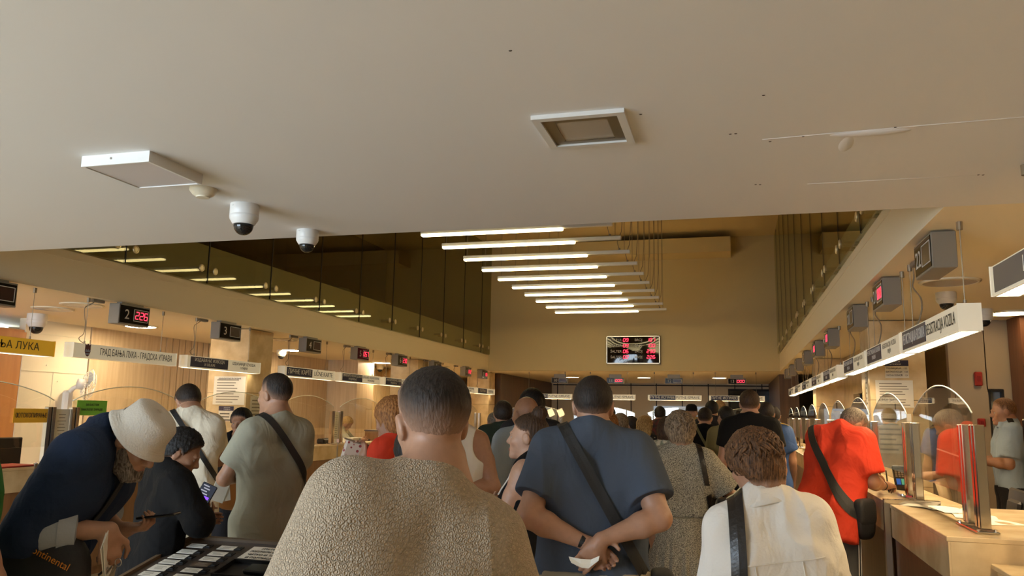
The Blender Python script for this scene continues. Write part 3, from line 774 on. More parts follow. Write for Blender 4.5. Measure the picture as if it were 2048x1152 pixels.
m = MB(); m.box((-1.9, Y1-.4, 5.62), (3.8, .8, .36)); struct('trim_bulkhead', m, MATS['plaster_wall'])
# outer walls
m = MB(); m.box((-9.85, 3.0, 1.3), (.1, 11.0, 2.75)); m.box((-9.85, 18.3, 1.3), (.1, 19, 2.75)); m.box((-9.85, 8.65, 1.15), (.1, .32, 2.4)); struct('wall_left', m, MATS['plaster'])
m = MB(); m.box((5.25, 12.4, 1.3), (.1, 31, 2.75)); struct('wall_right', m, MATS['shaded_plaster'])
m = MB(); m.box((-2.3, YB+.05, 1.3), (15.2, .1, 2.75)); struct('wall_far', m, MATS['plaster'])
m = MB()
m.box((-9.25, -2.6, 1.3), (1.3, .1, 2.75)); m.box((1.2, -2.6, 1.3), (8.2, .1, 2.75)); m.box((-5.75, -2.6, .22), (5.7, .1, .55)); m.box((-5.75, -2.6, 2.63), (5.7, .1, .1))
struct('wall_entrance', m, MATS['plaster'])
m = MB()
for x in (-8.6, -7.2, -5.75, -4.3, -2.9): m.box((x, -2.6, 1.54), (.06, .08, 2.1))
struct('window_1', m, MATS['alu'])
# left back wall: white plaster bay, smooth oak bay, slatted bays, curtains
WX = -8.55
m = MB(); m.box((WX-.05, 8.45, 1.33), (.1, 1.05, 2.68)); m.box((WX+.002, 8.45, 2.02), (.012, 1.05, .012), m=1); m.box((WX+.002, 8.45, 2.5), (.012, 1.05, .012), m=1); m.box((WX+.002, 8.42, 1.0), (.012, .012, 2.05), m=1)
for y, z in ((8.25, 2.4), (8.6, 2.42), (8.5, 1.9), (8.3, 2.1)): m.box((WX+.003, y, z), (.014, .016, .016), m=1)
struct('wall_white_bay', m, [MATS['plaster'], MATS['cream_plastic']])
def panels(name, y0, y1, mt, pitch, groove=.012, x=WX, depth=.03):
    m = MB(); n = max(1, round((y1-y0)/pitch)); p = (y1-y0)/n
    m.box((x-.06, (y0+y1)/2, 1.33), (.08, y1-y0, 2.68))
    for i in range(n): m.box((x-.02+depth/2, y0+p*(i+.5), 1.33), (depth, p-groove, 2.68))
    return struct(name, m, MATS[mt])
panels('wall_oak_bay', 8.99, 10.5, 'wood_light', 1.51, .004)
panels('wall_slat_bay', 10.5, 12.6, 'wood_light', .155, .022, depth=.035)
panels('wall_panel_bay', 12.6, 15.7, 'wood_light', .78, .008)
m = MB(); m.box((-8.2, 16.1, 1.33), (.75, .8, 2.68)); struct('wall_oak_pier', m, MATS['wood_light'])
panels('wall_panel_end', 18.9, 27.5, 'wood_light', .9, .008)
def curtain(name, label, y0, y1, x):
    n = int((y1-y0)*60); pts = [(x+.045*math.sin(i*.62)+.012*math.sin(i*.23), y0+(y1-y0)*i/n) for i in range(n+1)]
    m = MB(); v = [(a, b, z) for z in (.05, 1.4, 2.62) for a, b in pts]; k = n+1
    m.add(v, [(r*k+i, r*k+i+1, (r+1)*k+i+1, (r+1)*k+i) for r in range(2) for i in range(n)])
    o = m.build('curtain', MATS['curtain'], None, True); md = o.modifiers.new('th', 'SOLIDIFY'); md.thickness = .006
    return tag(o, label, 'curtain')
curtain('curtain', 'beige pleated curtain hanging behind the left counter clerk', 16.55, 18.85, -8.35)
# orange timber partition far left
m = MB(); m.box((-8.62, 6.6, 1.26), (.12, 2.68, 2.52)); m.box((-8.55, 6.6, 2.42), (.02, 2.68, .14)); struct('wall_timber_partition', m, MATS['wood_orange'])
# marble piers
def pier(name, x0, x1, y, mt='marble'):
    m = MB()
    for z0, z1 in ((0, .9), (.905, 1.8), (1.805, 2.66)): m.box(((x0+x1)/2, y+.28, (z0+z1)/2), (x1-x0, .56, z1-z0))
    struct(name, m, MATS[mt])
pier('wall_pier_left', -6.92, -6.31, 9.4); pier('wall_pier_left_middle', -6.92, -6.31, 15.4); pier('wall_pier_left_end', -6.92, -6.31, 20.4)
pier('wall_pier_right', 1.42, 1.98, 9.4); pier('wall_pier_right_middle', 1.42, 1.98, 15.4)
# right staff side
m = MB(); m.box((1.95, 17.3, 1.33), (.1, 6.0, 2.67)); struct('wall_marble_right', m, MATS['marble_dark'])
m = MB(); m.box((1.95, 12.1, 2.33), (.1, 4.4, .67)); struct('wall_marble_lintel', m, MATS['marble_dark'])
m = MB(); m.box((3.0, 13.4, 1.33), (.1, 4, 2.67)); struct('wall_back_office', m, MATS['dark_wall'])
m = MB(); m.box((2.42, 9.6, 1.33), (.36, .1, 2.67)); m.box((2.67, 9.6, 2.3), (.16, .1, .74)); m.box((4.0, 9.6, 1.33), (2.5, .1, 2.67)); struct('wall_staff', m, MATS['shaded_plaster'])
m = MB(); m.box((2.67, 9.66, .95), (.15, .04, 1.92)); m.box((2.61, 9.58, .95), (.02, .06, 1.92), m=1); m.box((2.735, 9.58, .95), (.02, .06, 1.92), m=1); m.box((2.67, 9.58, 1.92), (.15, .06, .03), m=1)
struct('door_1', m, [mat('door_grey', (.40, .44, .46), .5), MATS['black']])
m = MB(); m.box((2.92, 9.3, 1.33), (.22, .4, 2.67)); struct('wall_staff_pier', m, MATS['wood_red'])
# far hall under the balcony: brown side walls and pale panel joints
for name, x, sg in (('wall_brown_left', -6.42, 1), ('wall_brown_right', 1.32, -1)):
    m = MB(); m.box((x, 24.3, 1.33), (.46, 6.4, 2.67)); 
    struct(name, m, MATS['wood_dark'])
m = MB()
for i in range(9): m.box((-6.0+i*.86, YB-.006, 1.33), (.03, .02, 2.67))
m.box((-2.5, YB-.02, 2.6), (7.3, .04, .035)); struct('trim_panel_joints', m, MATS['black_soft'])
m = MB(); m.box((.55, YB-.03, 2.05), (1.5, .06, .9)); m.box((.55, YB-.06, 2.05), (1.36, .06, .76), m=1); struct('window_2', m, [MATS['black_soft'], MATS['face_black']])
# added glowing panel standing for the bright office behind counter twelve
m = MB(); m.box((-1.55, YB-.05, 1.62), (2.2, .03, .56)); o = m.build('glow_panel', emat('office_glow', (.75, .82, .9), .30)); tag(o, 'wide pale glowing panel standing for the bright far office behind the crowd', 'screen')

# ---------------------------------------------------------------- gallery glazing
GY = [5.43+1.36*i for i in range(11)]
def gallery(x, sg, side):
    pr = None
    for i, y in enumerate(GY):
        y1 = min(y+1.36, Y1-.01); lab = f'{ORD[i]} green glass balustrade panel of the {side} gallery, counted from the camera end'
        if i == len(GY)-1: lab = f'last green glass balustrade panel of the {side} gallery, against the far wall'
        t = thing('glass_balustrade', lab, 'glass panel', (x, y, 3.08), 0, f'glass panels of the {side} gallery')
        L = y1-y
        g = MB(); g.box((0, L/2, 1.42), (.012, L-.014, 2.84)); g.build('pane', MATS['gallery_glass'], t)
        e = MB(); e.box((0, -.0, 1.42), (.016, .012, 2.84)); e.build('joint', MATS['black_soft'], t)
        for yy in (.13, L-.13):
            if yy > L: continue
            d = MB(); d.cyl((sg*.012, yy, .17), (-sg*.16, yy, .17), .02, 12); d.lathe([(.044, 0), (.046, .006), (.042, .014), (.026, .017), (.024, .013), (.0, .013)], (sg*.004, yy, .17), (sg, 0, 0), 18); d.build('standoff_disc', mat('brass', (.72, .62, .40), .4, .6), t, 'auto')
gallery(XL+.03, 1, 'left'); gallery(XR-.03, -1, 'right')
for name, x in (('trim_glass_rail_left', XL-.02), ('trim_glass_rail_right', XR+.02)):
    m = MB(); m.box((x, 12.1, 3.0), (.05, 15.4, .02)); struct(name, m, MATS['soffit_paint'])
# goods stacked upstairs behind the left glass
for i, (y, h_, w) in enumerate(((11.2, .25, .5), (12.0, .2, .45), (12.7, .28, .5))):
    m = MB(); m.sphere((0, 0, h_*.5), (w*.55, w*.5, h_*.62), 10); o = m.build('sack', mat('sack', (.35, .33, .25), .9), None, True); o.location = (-6.75, y, 3.42+.12*h_)
    tag(o, f'{["nearest", "middle", "farthest"][i]} of three pale sacks behind the left gallery glass', 'sack', 'sacks on the gallery')
    m = MB(); m.box((0, 0, 0), (.5, .6, .35)); o = m.build('gallery_crate', MATS['dark_wall']); o.location = (-6.75, y, 3.245); tag(o, f'dark crate under the {["nearest", "middle", "farthest"][i]} sack on the left gallery', 'crate', 'crates on the gallery')

# ---------------------------------------------------------------- ten suspended tube lamps
LY = [9.34, 10.12, 11.03, 11.93, 12.83, 13.74, 14.65, 15.55, 16.46, 17.36]
for i, y in enumerate(LY):
    t = thing('tube_lamp', f'{ORD[i]} hanging tube lamp of the ladder of ten, counted from the camera end', 'ceiling lamp', (-3.85, y, 3.82), 0, 'suspended tube lamps over the hall')
    b = MB(); b.box((1.24, 0, .055), (2.48, .055, .05), bev=.006); b.build('housing', MATS['alu'], t)
    g = MB(); g.box((.94, 0, .018), (1.86, .07, .03), bev=.01); g.build('tube', MATS['tube_glow'], t)
    for x in (.06, 2.40): w = MB(); w.cyl((x, 0, .08), (x, 0, 2.13), .004, 6); w.build('suspension_wire', MATS['wire'], t)
    c = MB(); c.tube([(2.33, 0, .08), (2.30, .0, .2), (2.36, 0, .35), (2.385, 0, .7), (2.39, 0, 2.13)], .006, 6); c.cyl((2.33, 0, .07), (2.33, 0, .11), .015, 8); c.build('cable', MATS['cable'], t)

# ---------------------------------------------------------------- counters
def counter(name, label, x0, x1, y0, y1, zt, front, base='wood_counter', band=.205, endy=None):
    """front: x of the public face"""
    t = thing(name, label, 'counter', ((x0+x1)/2, y0, 0))
    cx = (x0+x1)/2; L = y1-y0; sg = 1 if abs(front-x1) < abs(front-x0) else -1; f = front-cx
    b = MB(); dp = min(.48, x1-x0-.03); b.box((f-sg*(.015+dp/2), L/2, (zt-band)/2+.04), (dp, L-.02, zt-band-.08)); b.box((f-sg*(.03+dp/2), L/2, .04), (dp-.04, L-.06, .08)); b.build('base', MATS[base], t)
    n = max(1, round(L/1.82)); p = L/n
    a = MB()
    for i in range(n): a.box((f-sg*.012, p*(i+.5), zt-band/2-.012), (.024, p-.004, band-.024)); 
    a.box((0, .012, zt-band/2-.012), (x1-x0-.02, .024, band-.024)); a.build('fascia', MATS['marble'], t)
    a = MB()
    for i in range(n): a.box((0, p*(i+.5), zt-.012), (x1-x0+.01, p-.003, .024), bev=.003)
    a.build('top', MATS['marble'], t)
    return t, n, p
tl, nl, pl = counter('service_counter', 'long marble topped counter along the left side of the hall', -6.29, -5.93, 3.9, 20.6, 1.06, -5.93)
mb = MB()
for i in range(1, nl): mb.box((5.93*0+(-5.93+6.11)+.004, pl*i, .72), (.012, .03, .74))
mb.build('trim_strip', MATS['steel'], tl)
tr, nr_, pr_ = counter('service_counter', 'near marble counter block at right with papers on it', .95, 1.72, 4.28, 5.72, 1.06, .95, 'wood_red')
tr2, _, _ = counter('service_counter', 'long marble counter running away along the right side beyond the red shirted man', .95, 1.40, 5.8, 20.6, 1.06, .95, 'wood_dark')
t = thing('counter_end_frame', 'slim polished metal frame where the two right counters meet', 'frame', (.93, 5.76, 0))
mb = MB(); mb.box((0, 0, .54), (.035, .05, 1.08)); mb.build('upright', MATS['steel'], t); mb = MB(); mb.box((.15, 0, 1.075), (.33, .06, .025)); mb.build('top_bar', MATS['chrome'], t)
t = thing('ledge_desk', 'lower stone ledge desk at the bottom right corner with pen', 'desk', (1.62, 3.6, 0))
mb = MB(); mb.box((0, -.1, .80), (.96, 1.5, .25)); mb.build('fascia', MATS['marble'], t); mb = MB(); mb.box((0, -.1, .938), (1.0, 1.54, .024), bev=.003); mb.build('top', MATS['marble'], t); mb = MB(); mb.box((.03, -.1, .34), (.9, 1.42, .68)); mb.build('base', MATS['wood_red'], t)
# far counter across the end
t = thing('service_counter', 'far counter across the end of the hall behind the crowd', 'counter', (-2.5, 21.0, 0))
mb = MB(); mb.box((0, 0, .43), (6.6, .5, .86)); mb.build('base', MATS['wood_counter'], t); mb = MB(); mb.box((0, -.02, .955), (6.7, .56, .19)); mb.build('fascia', MATS['marble'], t); mb = MB(); mb.box((0, .05, 1.055), (6.74, .72, .022)); mb.build('top', MATS['marble'], t)

# posts and arched panes on the counters
def post_pair(x, y0, y1, label, group, paper=None, z=1.06, axis='y'):
    t = thing('screen_post', label, 'screen post', (x, (y0+y1)/2, z), 0 if axis == 'y' else PI/2, group)
    h = (y1-y0)/2
    pl = MB(); pl.box((0, 0, .006), (.10, 2*h+.17, .012), bev=.003)
    for sx in (-1, 1):
        for sy in (-1, 1): pl.cyl((sx*.037, sy*(h+.06), .012), (sx*.037, sy*(h+.06), .022), .009, 8)
    pl.build('base_plate', MATS['chrome'], t)
    for yy in ((-h, h) if h > .01 else (0,)):
        p = MB(); p.box((0, yy-.026, .27), (.05, .040, .50), bev=.004); p.box((0, yy+.026, .27), (.05, .040, .50), bev=.004); p.box((0, yy, .27), (.03, .014, .50), m=1)
        p.build('post', [MATS['chrome'], MATS['black_soft']], t)
    if paper:
        p = MB(); p.box((.0, 0, .29), (.003, 2*h-.1, .42)); o = p.build('notice', MATS['white_paper'], t)
        q = MB(); 
        for i in range(12): q.box((paper*.0025, 0, .45-i*.03), (.001, (2*h-.16)*(.5+.5*random.random()), .006))
        q.build('printed_lines', MATS['ink_grey'], o)
    return t
def arch_pane(x, y0, y1, label, group, z=1.06, axis='y', top=1.80, spring=1.64, low=1.22):
    t = thing('glass_screen', label, 'glass screen', (x, (y0+y1)/2, 0) if axis == 'y' else ((y0+y1)/2, x, 0), 0 if axis == 'y' else -PI/2, group)
    w = (y1-y0)/2; n = 28
    arc = [(-w*math.cos(PI*i/n) if False else -w+2*w*i/n, spring+(top-spring)*math.sin(PI*i/n)**.8) for i in range(n+1)]
    poly = [(-w, low), (w, low)]+[(a, b) for a, b in arc[::-1]]
    g = MB(); g.prism(poly, (-.003, 0, 0), (0, 1, 0), (0, 0, 1), .006); g.build('pane', MATS['counter_glass'], t)
    e = MB(); e.tube([(0, a, b) for a, b in arc], .0045, 6); e.build('polished_edge', MATS['glass_edge'], t, True)
    return t
ST_R = [(4.50, 4.72), (5.94, 6.21), (7.56, 7.84), (9.10, 9.38), (10.74, 11.02), (12.38, 12.66), (14.02, 14.30), (15.66, 15.94), (17.3, 17.58), (18.9, 19.18)]
for i, (a, b) in enumerate(ST_R): post_pair(1.16, a, b, f'{ORD[i]} pair of chrome screen posts along the right counter, counted from the camera', 'chrome screen posts on the right counter')
for i in range(len(ST_R)-1): arch_pane(1.16, ST_R[i][1]-.03 if i else 4.56, ST_R[i+1][0]+.01, f'{ORD[i]} arched glass screen along the right counter, counted from the camera', 'arched glass screens on the right counter')
t = post_pair(1.22, 3.9, 3.9, 'single tall chrome post at the right picture edge by the ledge desk', 'chrome screen posts on the right counter', z=.95); t.scale = (1, 1, 1.27)
ST_L = [(4.25, 4.5), (6.02, 6.30), (7.83, 8.11), (9.65, 9.92), (11.43, 11.70), (13.25, 13.52), (15.07, 15.35), (16.9, 17.17), (18.7, 18.98)]
for i, (a, b) in enumerate(ST_L): post_pair(-6.1, a, b, f'{ORD[i]} pair of dark steel screen posts along the left counter, counted from the camera', 'screen posts on the left counter', paper=1 if i in (1, 4, 6) else None)
for i in range(len(ST_L)-1): arch_pane(-6.1, ST_L[i][1]-.03, ST_L[i+1][0]+.03, f'{ORD[i]} arched glass screen along the left counter, counted from the camera', 'arched glass screens on the left counter')
for i, x in enumerate((-5.2, -3.3, -1.4, .3)):
    arch_pane(20.9, x-.8, x+.8, f'{ORD[i]} arched glass screen on the far counter, counted from the left', 'arched glass screens on the far counter', axis='x', low=1.064)
UY, UZ, UX = np.array((0., 1, 0)), np.array((0., 0, 1)), np.array((1., 0, 0))
# ---------------------------------------------------------------- hanging signs over the counters
def hang_sign(o, ux, L, label, group, left=None, right=None, whole=None, wm='sign_white', z0=2.065, h=.14, dep=.11, cable=True, split=.52, lit=None, crest=False, frac=(.12, .86), txt='ink'):
    """o: start of the public face seen from the hall (reader's left); ux: reading direction"""
    lit = (1 if o[0] > 0 else 2) if lit is None else lit
    t = thing('hanging_sign', label, 'hanging sign', (o[0], o[1], z0), math.atan2(ux[1], ux[0]), group)
    # own frame: x along the face, -y towards the reader, z up
    b = MB(); b.box((L/2, dep/2, h/2), (L, dep, h), bev=.004); b.box((-.003, dep/2, h/2), (.006, dep+.006, h+.006)); b.box((L+.003, dep/2, h/2), (.006, dep+.006, h+.006))
    b.build('housing', MATS[wm], t)
    if lit:
        g = MB(); g.box((L/2, dep/2, -.0004), (L-.05, dep-.02, .002)); g.build('lit_diffuser', MATS['sign_glow' if lit == 1 else 'sign_glow_soft'], t)
        g = MB()
        for i in range(int(L/.05)): g.box((.04+i*.05, dep/2, -.004), (.004, dep-.012, .006))
        g.box((L/2, .006, -.003), (L-.03, .010, .006)); g.box((L/2, dep-.006, -.003), (L-.03, .010, .006)); g.build('louvre', MATS['sign_white'], t)
    X, Z = (1, 0, 0), (0, 0, 1)
    def lines(s, x0, x1, m):
        q = s.split('\n'); n = len(q); hs = [.50, .29][n-1] if n < 3 else .2
        for i, r in enumerate(q):
            hh = h*hs*(.8 if (n == 2 and i == 1 and len(r) < len(q[0])*.7) else 1)
            text('lettering', r, ((x0+x1)/2, -.003, h*(.5+(n-1)*.18-i*.36)), X, Z, hh, m, t, (x1-x0)*.94, bold=0)
    if left:
        p = MB(); p.box((L*.035+(L*split-L*.035)/2, -.0015, h/2), (L*split-L*.035, .003, h*.86)); p.build('navy_panel', MATS['navy'], t)
        lines(left, L*.035, L*split, MATS['sign_white_text'])
    if right: lines(right, L*split, L*.98, MATS[txt])
    if whole: lines(whole, *( (L*.2, L*.97) if crest else (L*.05, L*.95)), MATS[txt])
    if crest:
        c = MB(); cx = L*.115
        c.prism([(-.034, .05), (-.036, .0), (-.02, -.038), (0, -.05), (.02, -.038), (.036, 0), (.034, .05)], (cx, -.001, h*.45), X, Z, .002)
        c.prism([(-.034, .055), (-.036, .085), (-.018, .068), (0, .088), (.018, .068), (.036, .085), (.034, .055)], (cx, -.001, h*.40), X, Z, .002)
        o1 = c.build('crest', mat('crest_dark', (.10, .02, .03), .5), t)
        c = MB(); c.prism([(-.03, .012), (-.02, .03), (-.008, .012), (.006, .032), (.02, .012), (.03, .022), (.03, 0), (-.03, 0)], (cx, -.0035, h*.42), X, Z, .001); c.prism([(-.028, -.012), (.028, -.012), (.02, -.028), (-.02, -.028)], (cx, -.0035, h*.42), X, Z, .001)
        c.build('crest_figure', mat('crest_blue', (.25, .30, .42), .5), o1)
    for f in frac:
        w = MB(); w.cyl((L*f, dep/2, h), (L*f, dep/2, ZC-z0-.03), .003, 6); w.cyl((L*f, dep/2, ZC-z0-.045), (L*f, dep/2, ZC-z0), .016, 10); w.cyl((L*f, dep/2, h), (L*f, dep/2, h+.03), .009, 8)
        w.build('suspension_wire', MATS['wire'], t)
    if cable:
        f = frac[0]*L; zt = ZC-z0; c = MB()
        pts = [(f+.10, dep/2+.02, zt-.03), (f+.03, dep/2+.03, zt-.075), (f-.035, dep/2+.01, zt-.10), (f-.03, dep/2, zt-.2), (f-.01, dep/2, zt*.5+.05), (f-.015, dep/2, h+.09), (f-.06, dep/2+.02, h+.06), (f-.045, dep/2+.02, h+.03), (f-.0, dep/2, h+.005)]
        if cable == 2: pts = [(f+.02, dep/2+.02, zt-.03), (f-.03, dep/2+.03, zt-.09), (f+.0, dep/2+.01, zt-.16), (f+.11, dep/2+.04, zt-.25), (f+.16, dep/2+.03, zt-.33), (f+.10, dep/2+.02, h+.05), (f+.02, dep/2, h+.0)]
        pts = np.array(pts); u = np.linspace(0, len(pts)-1, 40); i = np.clip(u.astype(int), 0, len(pts)-2); fr = (u-i)[:, None]; P = pts[i]*(1-fr)+pts[i+1]*fr
        for _ in range(4): P[1:-1] = .5*P[1:-1]+.25*(P[:-2]+P[2:])
        c.tube(P, .0055 if cable == 2 else .004, 6); c.build('cable', MATS['cable'], t, True)
        c = MB(); c.box((f+.13, dep/2+.02, zt-.016), (.16, .06, .03), bev=.005); c.build('junction_box', MATS['grey_box'], t)
    return t
GL = 'hanging signs over the left counter'
ID5 = 'ЛИЧНЕ КАРТЕ И ВОЗАЧКЕ ДОЗВОЛЕ\nПРОДУЖЕЊЕ'; ID6 = 'LIČNE KARTE I VOZAČKE DOZVOLE\nPRODUŽENJE'
SX = -6.19
hang_sign((SX, 4.4), UY, 1.68, 'yellow hanging sign with black city name at the left picture edge', GL, whole='ОПШТИМ 78112 БАЊА ЛУКА', wm='sign_yellow', z0=2.05)
hang_sign((SX, 6.31), UY, 1.49, 'long white hanging sign with a dark crest before its lettering', GL, whole='ГРАД БАЊА ЛУКА - ГРАДСКА УПРАВА', crest=True, lit=0)
hang_sign((SX, 8.0), UY, 1.5, 'half navy half white hanging sign right of the crest sign', GL, 'ИЗДАВАЊЕ ИЗВОДА\nИ ОВЈЕРЕ', 'IZDAVANJE IZVODA\nI OVJERE', cable=True)
hang_sign((SX, 10.12), UY, 1.49, 'half navy half white hanging sign above the grey-green shirted man', GL, 'ЛИЧНЕ КАРТЕ', 'LIČNE KARTE')
hang_sign((SX, 11.82), UY, 1.5, 'half navy half white two line hanging sign next beyond the identity card sign', GL, ID5, ID6)
hang_sign((SX, 13.52), UY, 1.5, 'half navy half white two line hanging sign just left of the foreground man head', GL, ID5, ID6)
hang_sign((SX, 15.4), UY, 1.5, 'hanging sign hidden behind the foreground man head, first of two', GL, ID5, ID6)
hang_sign((SX, 17.3), UY, 1.5, 'hanging sign hidden behind the foreground man head, second of two', GL, ID5, ID6)
hang_sign((SX, 19.06), UY, 1.5, 'small far hanging sign above the tank top man shoulder, last on the left', GL, 'УВЈЕРЕЊА', 'UVJERENJA')
GR = 'hanging signs over the right counter'
RS = [(4.65, 6.15), (6.22, 7.72), (7.83, 9.3), (9.9, 11.4), (11.6, 13.1), (13.4, 14.9), (15.2, 16.7), (17.0, 18.5)]
RW = 'РЕГИСТРАЦИЈА ВОЗИЛА', 'REGISTRACIJA VOZILA'
for i, (a, b) in enumerate(RS):
    lab = ['nearest vehicle registration hanging sign at right, with grey end face', 'second vehicle registration hanging sign behind the nearest one at right', 'third hanging sign on the right row, in front of the marble pier'][i] if i < 3 else f'{ORD[i]} hanging sign from the camera on the right row'
    hang_sign((1.15, b), -UY, b-a, lab, GR, RW[0] if i == 0 else RW[0]+'\nПРИЈЕМ', RW[1] if i == 0 else RW[1]+'\nPRIJEM', cable=2 if i < 6 else True, z0=2.07, split=.5, txt='ink' if i == 0 else 'ink_grey', frac=(.09, .955))
hang_sign((1.15, 4.06), -UY, 1.56, 'large navy information hanging sign cut by the right picture edge', GR, 'ИНФОРМАЦИЈЕ', z0=2.165, h=.135, split=.97, cable=2, frac=(.24, .9))
GF_ = 'hanging signs over the far counter'
for i, x in enumerate((-5.35, -3.72, -2.09, -.6)):
    hang_sign((x, 20.3), UX, 1.3, f'{ORD[i]} half navy passport hanging sign over the far counter, from the left', GF_, 'ПУТНЕ ИСПРАВЕ', 'PUTNE ISPRAVE', z0=1.975, h=.125, lit=1, cable=False)  # lit undersides added to brighten the far end

# ---------------------------------------------------------------- numbered counter displays under the soffit
def counter_display(o, ux, num, val, label, group, L=.45, h=.21, dep=.13, red=False):
    t = thing('number_display', label, 'number display', (o[0], o[1], o[2]), math.atan2(ux[1], ux[0]), group)
    b = MB(); b.box((L/2, dep/2, h/2), (L, dep, h), bev=.004); b.box((L/2, dep/2, h+.008), (L*.7, dep*.5, ZC-o[2]-h+.006)); b.build('housing', MATS['grey_box'], t)
    f = MB(); f.box((L/2, -.002, h/2), (L-.03, .004, h-.03)); f.build('face', MATS['face_black'], t)
    X, Z = (1, 0, 0), (0, 0, 1)
    text('numeral', num, (L*.25, -.0045, h*.48), X, Z, h*.50, MATS['numeral'], t, L*.33)
    r = MB(); x0, x1, z0, z1 = L*.47, L*.93, h*.22, h*.80; q = .006
    for a, c, dx, dz in (((x0+x1)/2, z0, x1-x0, q), ((x0+x1)/2, z1, x1-x0, q), (x0, (z0+z1)/2, q, z1-z0), (x1, (z0+z1)/2, q, z1-z0)): r.box((a, -.005, c), (dx, .002, dz))
    r.build('window_frame', MATS['numeral'], t)
    s = MB(); s.box(((x0+x1)/2, -.0045, (z0+z1)/2), (x1-x0-.01, .001, z1-z0-.01)); s.build('led_window', MATS['screen_off'], t)
    if val:
        d = MB(); w = (x1-x0)*.22; digits(d, val, (x0+(x1-x0)*.10, -.0052, z0+(z1-z0)*.2), X, Z, w, (z1-z0)*.6, (x1-x0)*.09, t=.0078); d.build('led_digits', MATS['led_red'], t)
    return t
GD = 'number displays along the left soffit'
DL = [(5.07, '1', None), (6.74, '2', '226'), (8.42, '3', None), (10.5, '4', None), (12.17, '5', '057'), (13.86, '6', '230'), (15.75, '7', None), (17.79, '8', '012'), (19.1, '9', '101')]
for y, n, v in DL:
    counter_display((-6.09, y, 2.44), UY, n, v, f'dark number display showing counter {n} on the left soffit', GD)
DR = [5.33, 6.9, 8.46, 10.6, 12.2, 14.0, 15.8, 17.6, 19.1]
for i, y in enumerate(DR):
    n = str(22-i); counter_display((1.10, y, 2.45), -UY, n, '000' if n in ('21', '19', '18') else None, f'{ORD[i]} number display along the right soffit from the camera, counter {n}', 'number displays along the right soffit', L=.44)
for i, (x, v) in enumerate(((-4.56, None), (-3.12, '000'), (-1.66, None), (-.15, '000'))):
    counter_display((x, 20.2, 2.37), UX, str(10+i), v, f'number display for counter {10+i} on the far soffit', 'number displays on the far soffit', L=.43, h=.15)
# main board on the far wall: its acrylic face bows a little
t = thing('queue_board', 'big black queue board with red numbers on the far atrium wall', 'display board', (-3.05, Y1-.06, 2.84))
BW, BH = 1.32, .69
b = MB()
for c, d in (((BW/2, 0, .012), (BW, .09, .024)), ((BW/2, 0, BH-.012), (BW, .09, .024)), ((.012, 0, BH/2), (.024, .09, BH)), ((BW-.012, 0, BH/2), (.024, .09, BH)), ((BW/2, .03, BH/2), (BW-.02, .03, BH-.02))): b.box(c, d, bev=.003)
b.build('frame', MATS['steel'], t)
g = MB(); n = 16; V = []
for i in range(n+1):
    for j in range(n+1):
        u, v = i/n, j/n; V.append((.024+(BW-.048)*u, -.012-.02*math.sin(PI*u)*math.sin(PI*v)+.008*math.sin(3*PI*u), .024+(BH-.048)*v))
g.add(V, [(i*(n+1)+j, (i+1)*(n+1)+j, (i+1)*(n+1)+j+1, i*(n+1)+j+1) for i in range(n) for j in range(n)]); g.build('face', mat('board_black', (.010, .006, .004), .05), t, True)
d = MB()
for i, (a, c) in enumerate((('09', '101'), ('09', '100'), ('06', '230'), ('02', '226'))):
    z = BH*(.80-.205*i)
    for s_, x, w in (('ŠALTER', .245, .28), ('BROJ', .80, .21)): text('lettering', s_, (x, -.046, z+.035), UX, UZ, .062, MATS['numeral'], t, w)
    digits(d, a, (.42, -.047, z), UX, UZ, .05, .075, .022, t=.014); digits(d, c, (1.0, -.047, z), UX, UZ, .05, .075, .022, t=.014)
d.build('led_digits', MATS['led_red'], t)

# ---------------------------------------------------------------- things on the near ceiling
t = thing('panel_lamp', 'square white surface panel lamp, switched off, on the near ceiling', 'ceiling lamp', (-2.535, 2.875, ZC))
m_ = MB()
for c, d in (((0, -.17, -.024), (.35, .012, .048)), ((0, .17, -.024), (.35, .012, .048)), ((-.169, 0, -.024), (.012, .328, .048)), ((.169, 0, -.024), (.012, .328, .048)), ((0, 0, -.01), (.326, .328, .02))): m_.box(c, d)
m_.build('frame', MATS['white_plastic'], t); m_ = MB(); m_.box((0, 0, -.040), (.325, .327, .008)); m_.build('diffuser', mat('diffuser_off', (.66, .63, .64), .5), t)
m_ = MB(); m_.cyl((-.02, -.1765, -.02), (-.02, -.178, -.02), .005, 12); m_.build('screw', MATS['grey_box'], t)
t = thing('recessed_lamp', 'square recessed lamp with brown rim, switched off, in the near ceiling', 'ceiling lamp', (-.52, 2.845, ZC))
m_ = MB()
for a, w, mm in ((.17, .03, 0),):
    for c, d in (((0, -a+w/2, -.008), (2*a, w, .016)), ((0, a-w/2, -.008), (2*a, w, .016)), ((-a+w/2, 0, -.008), (w, 2*a-2*w, .016)), ((a-w/2, 0, -.008), (w, 2*a-2*w, .016))): m_.box(c, d)
m_.build('frame', MATS['alu'], t)
m_ = MB()
for c, d in (((0, -.12, -.004), (.28, .045, .008)), ((0, .12, -.004), (.28, .045, .008)), ((-.12, 0, -.004), (.045, .195, .008)), ((.12, 0, -.004), (.045, .195, .008))): m_.box(c, d)
m_.build('inner_rim', mat('bronze_rim', (.20, .155, .085), .35, .3), t)
m_ = MB(); m_.box((0, 0, -.002), (.2, .2, .004)); o = m_.build('lens', MATS['lamp_off'], t); m_ = MB(); m_.box((.0, .098, -.0065), (.2, .004, .006)); m_.build('lens_edge', MATS['chrome'], o)
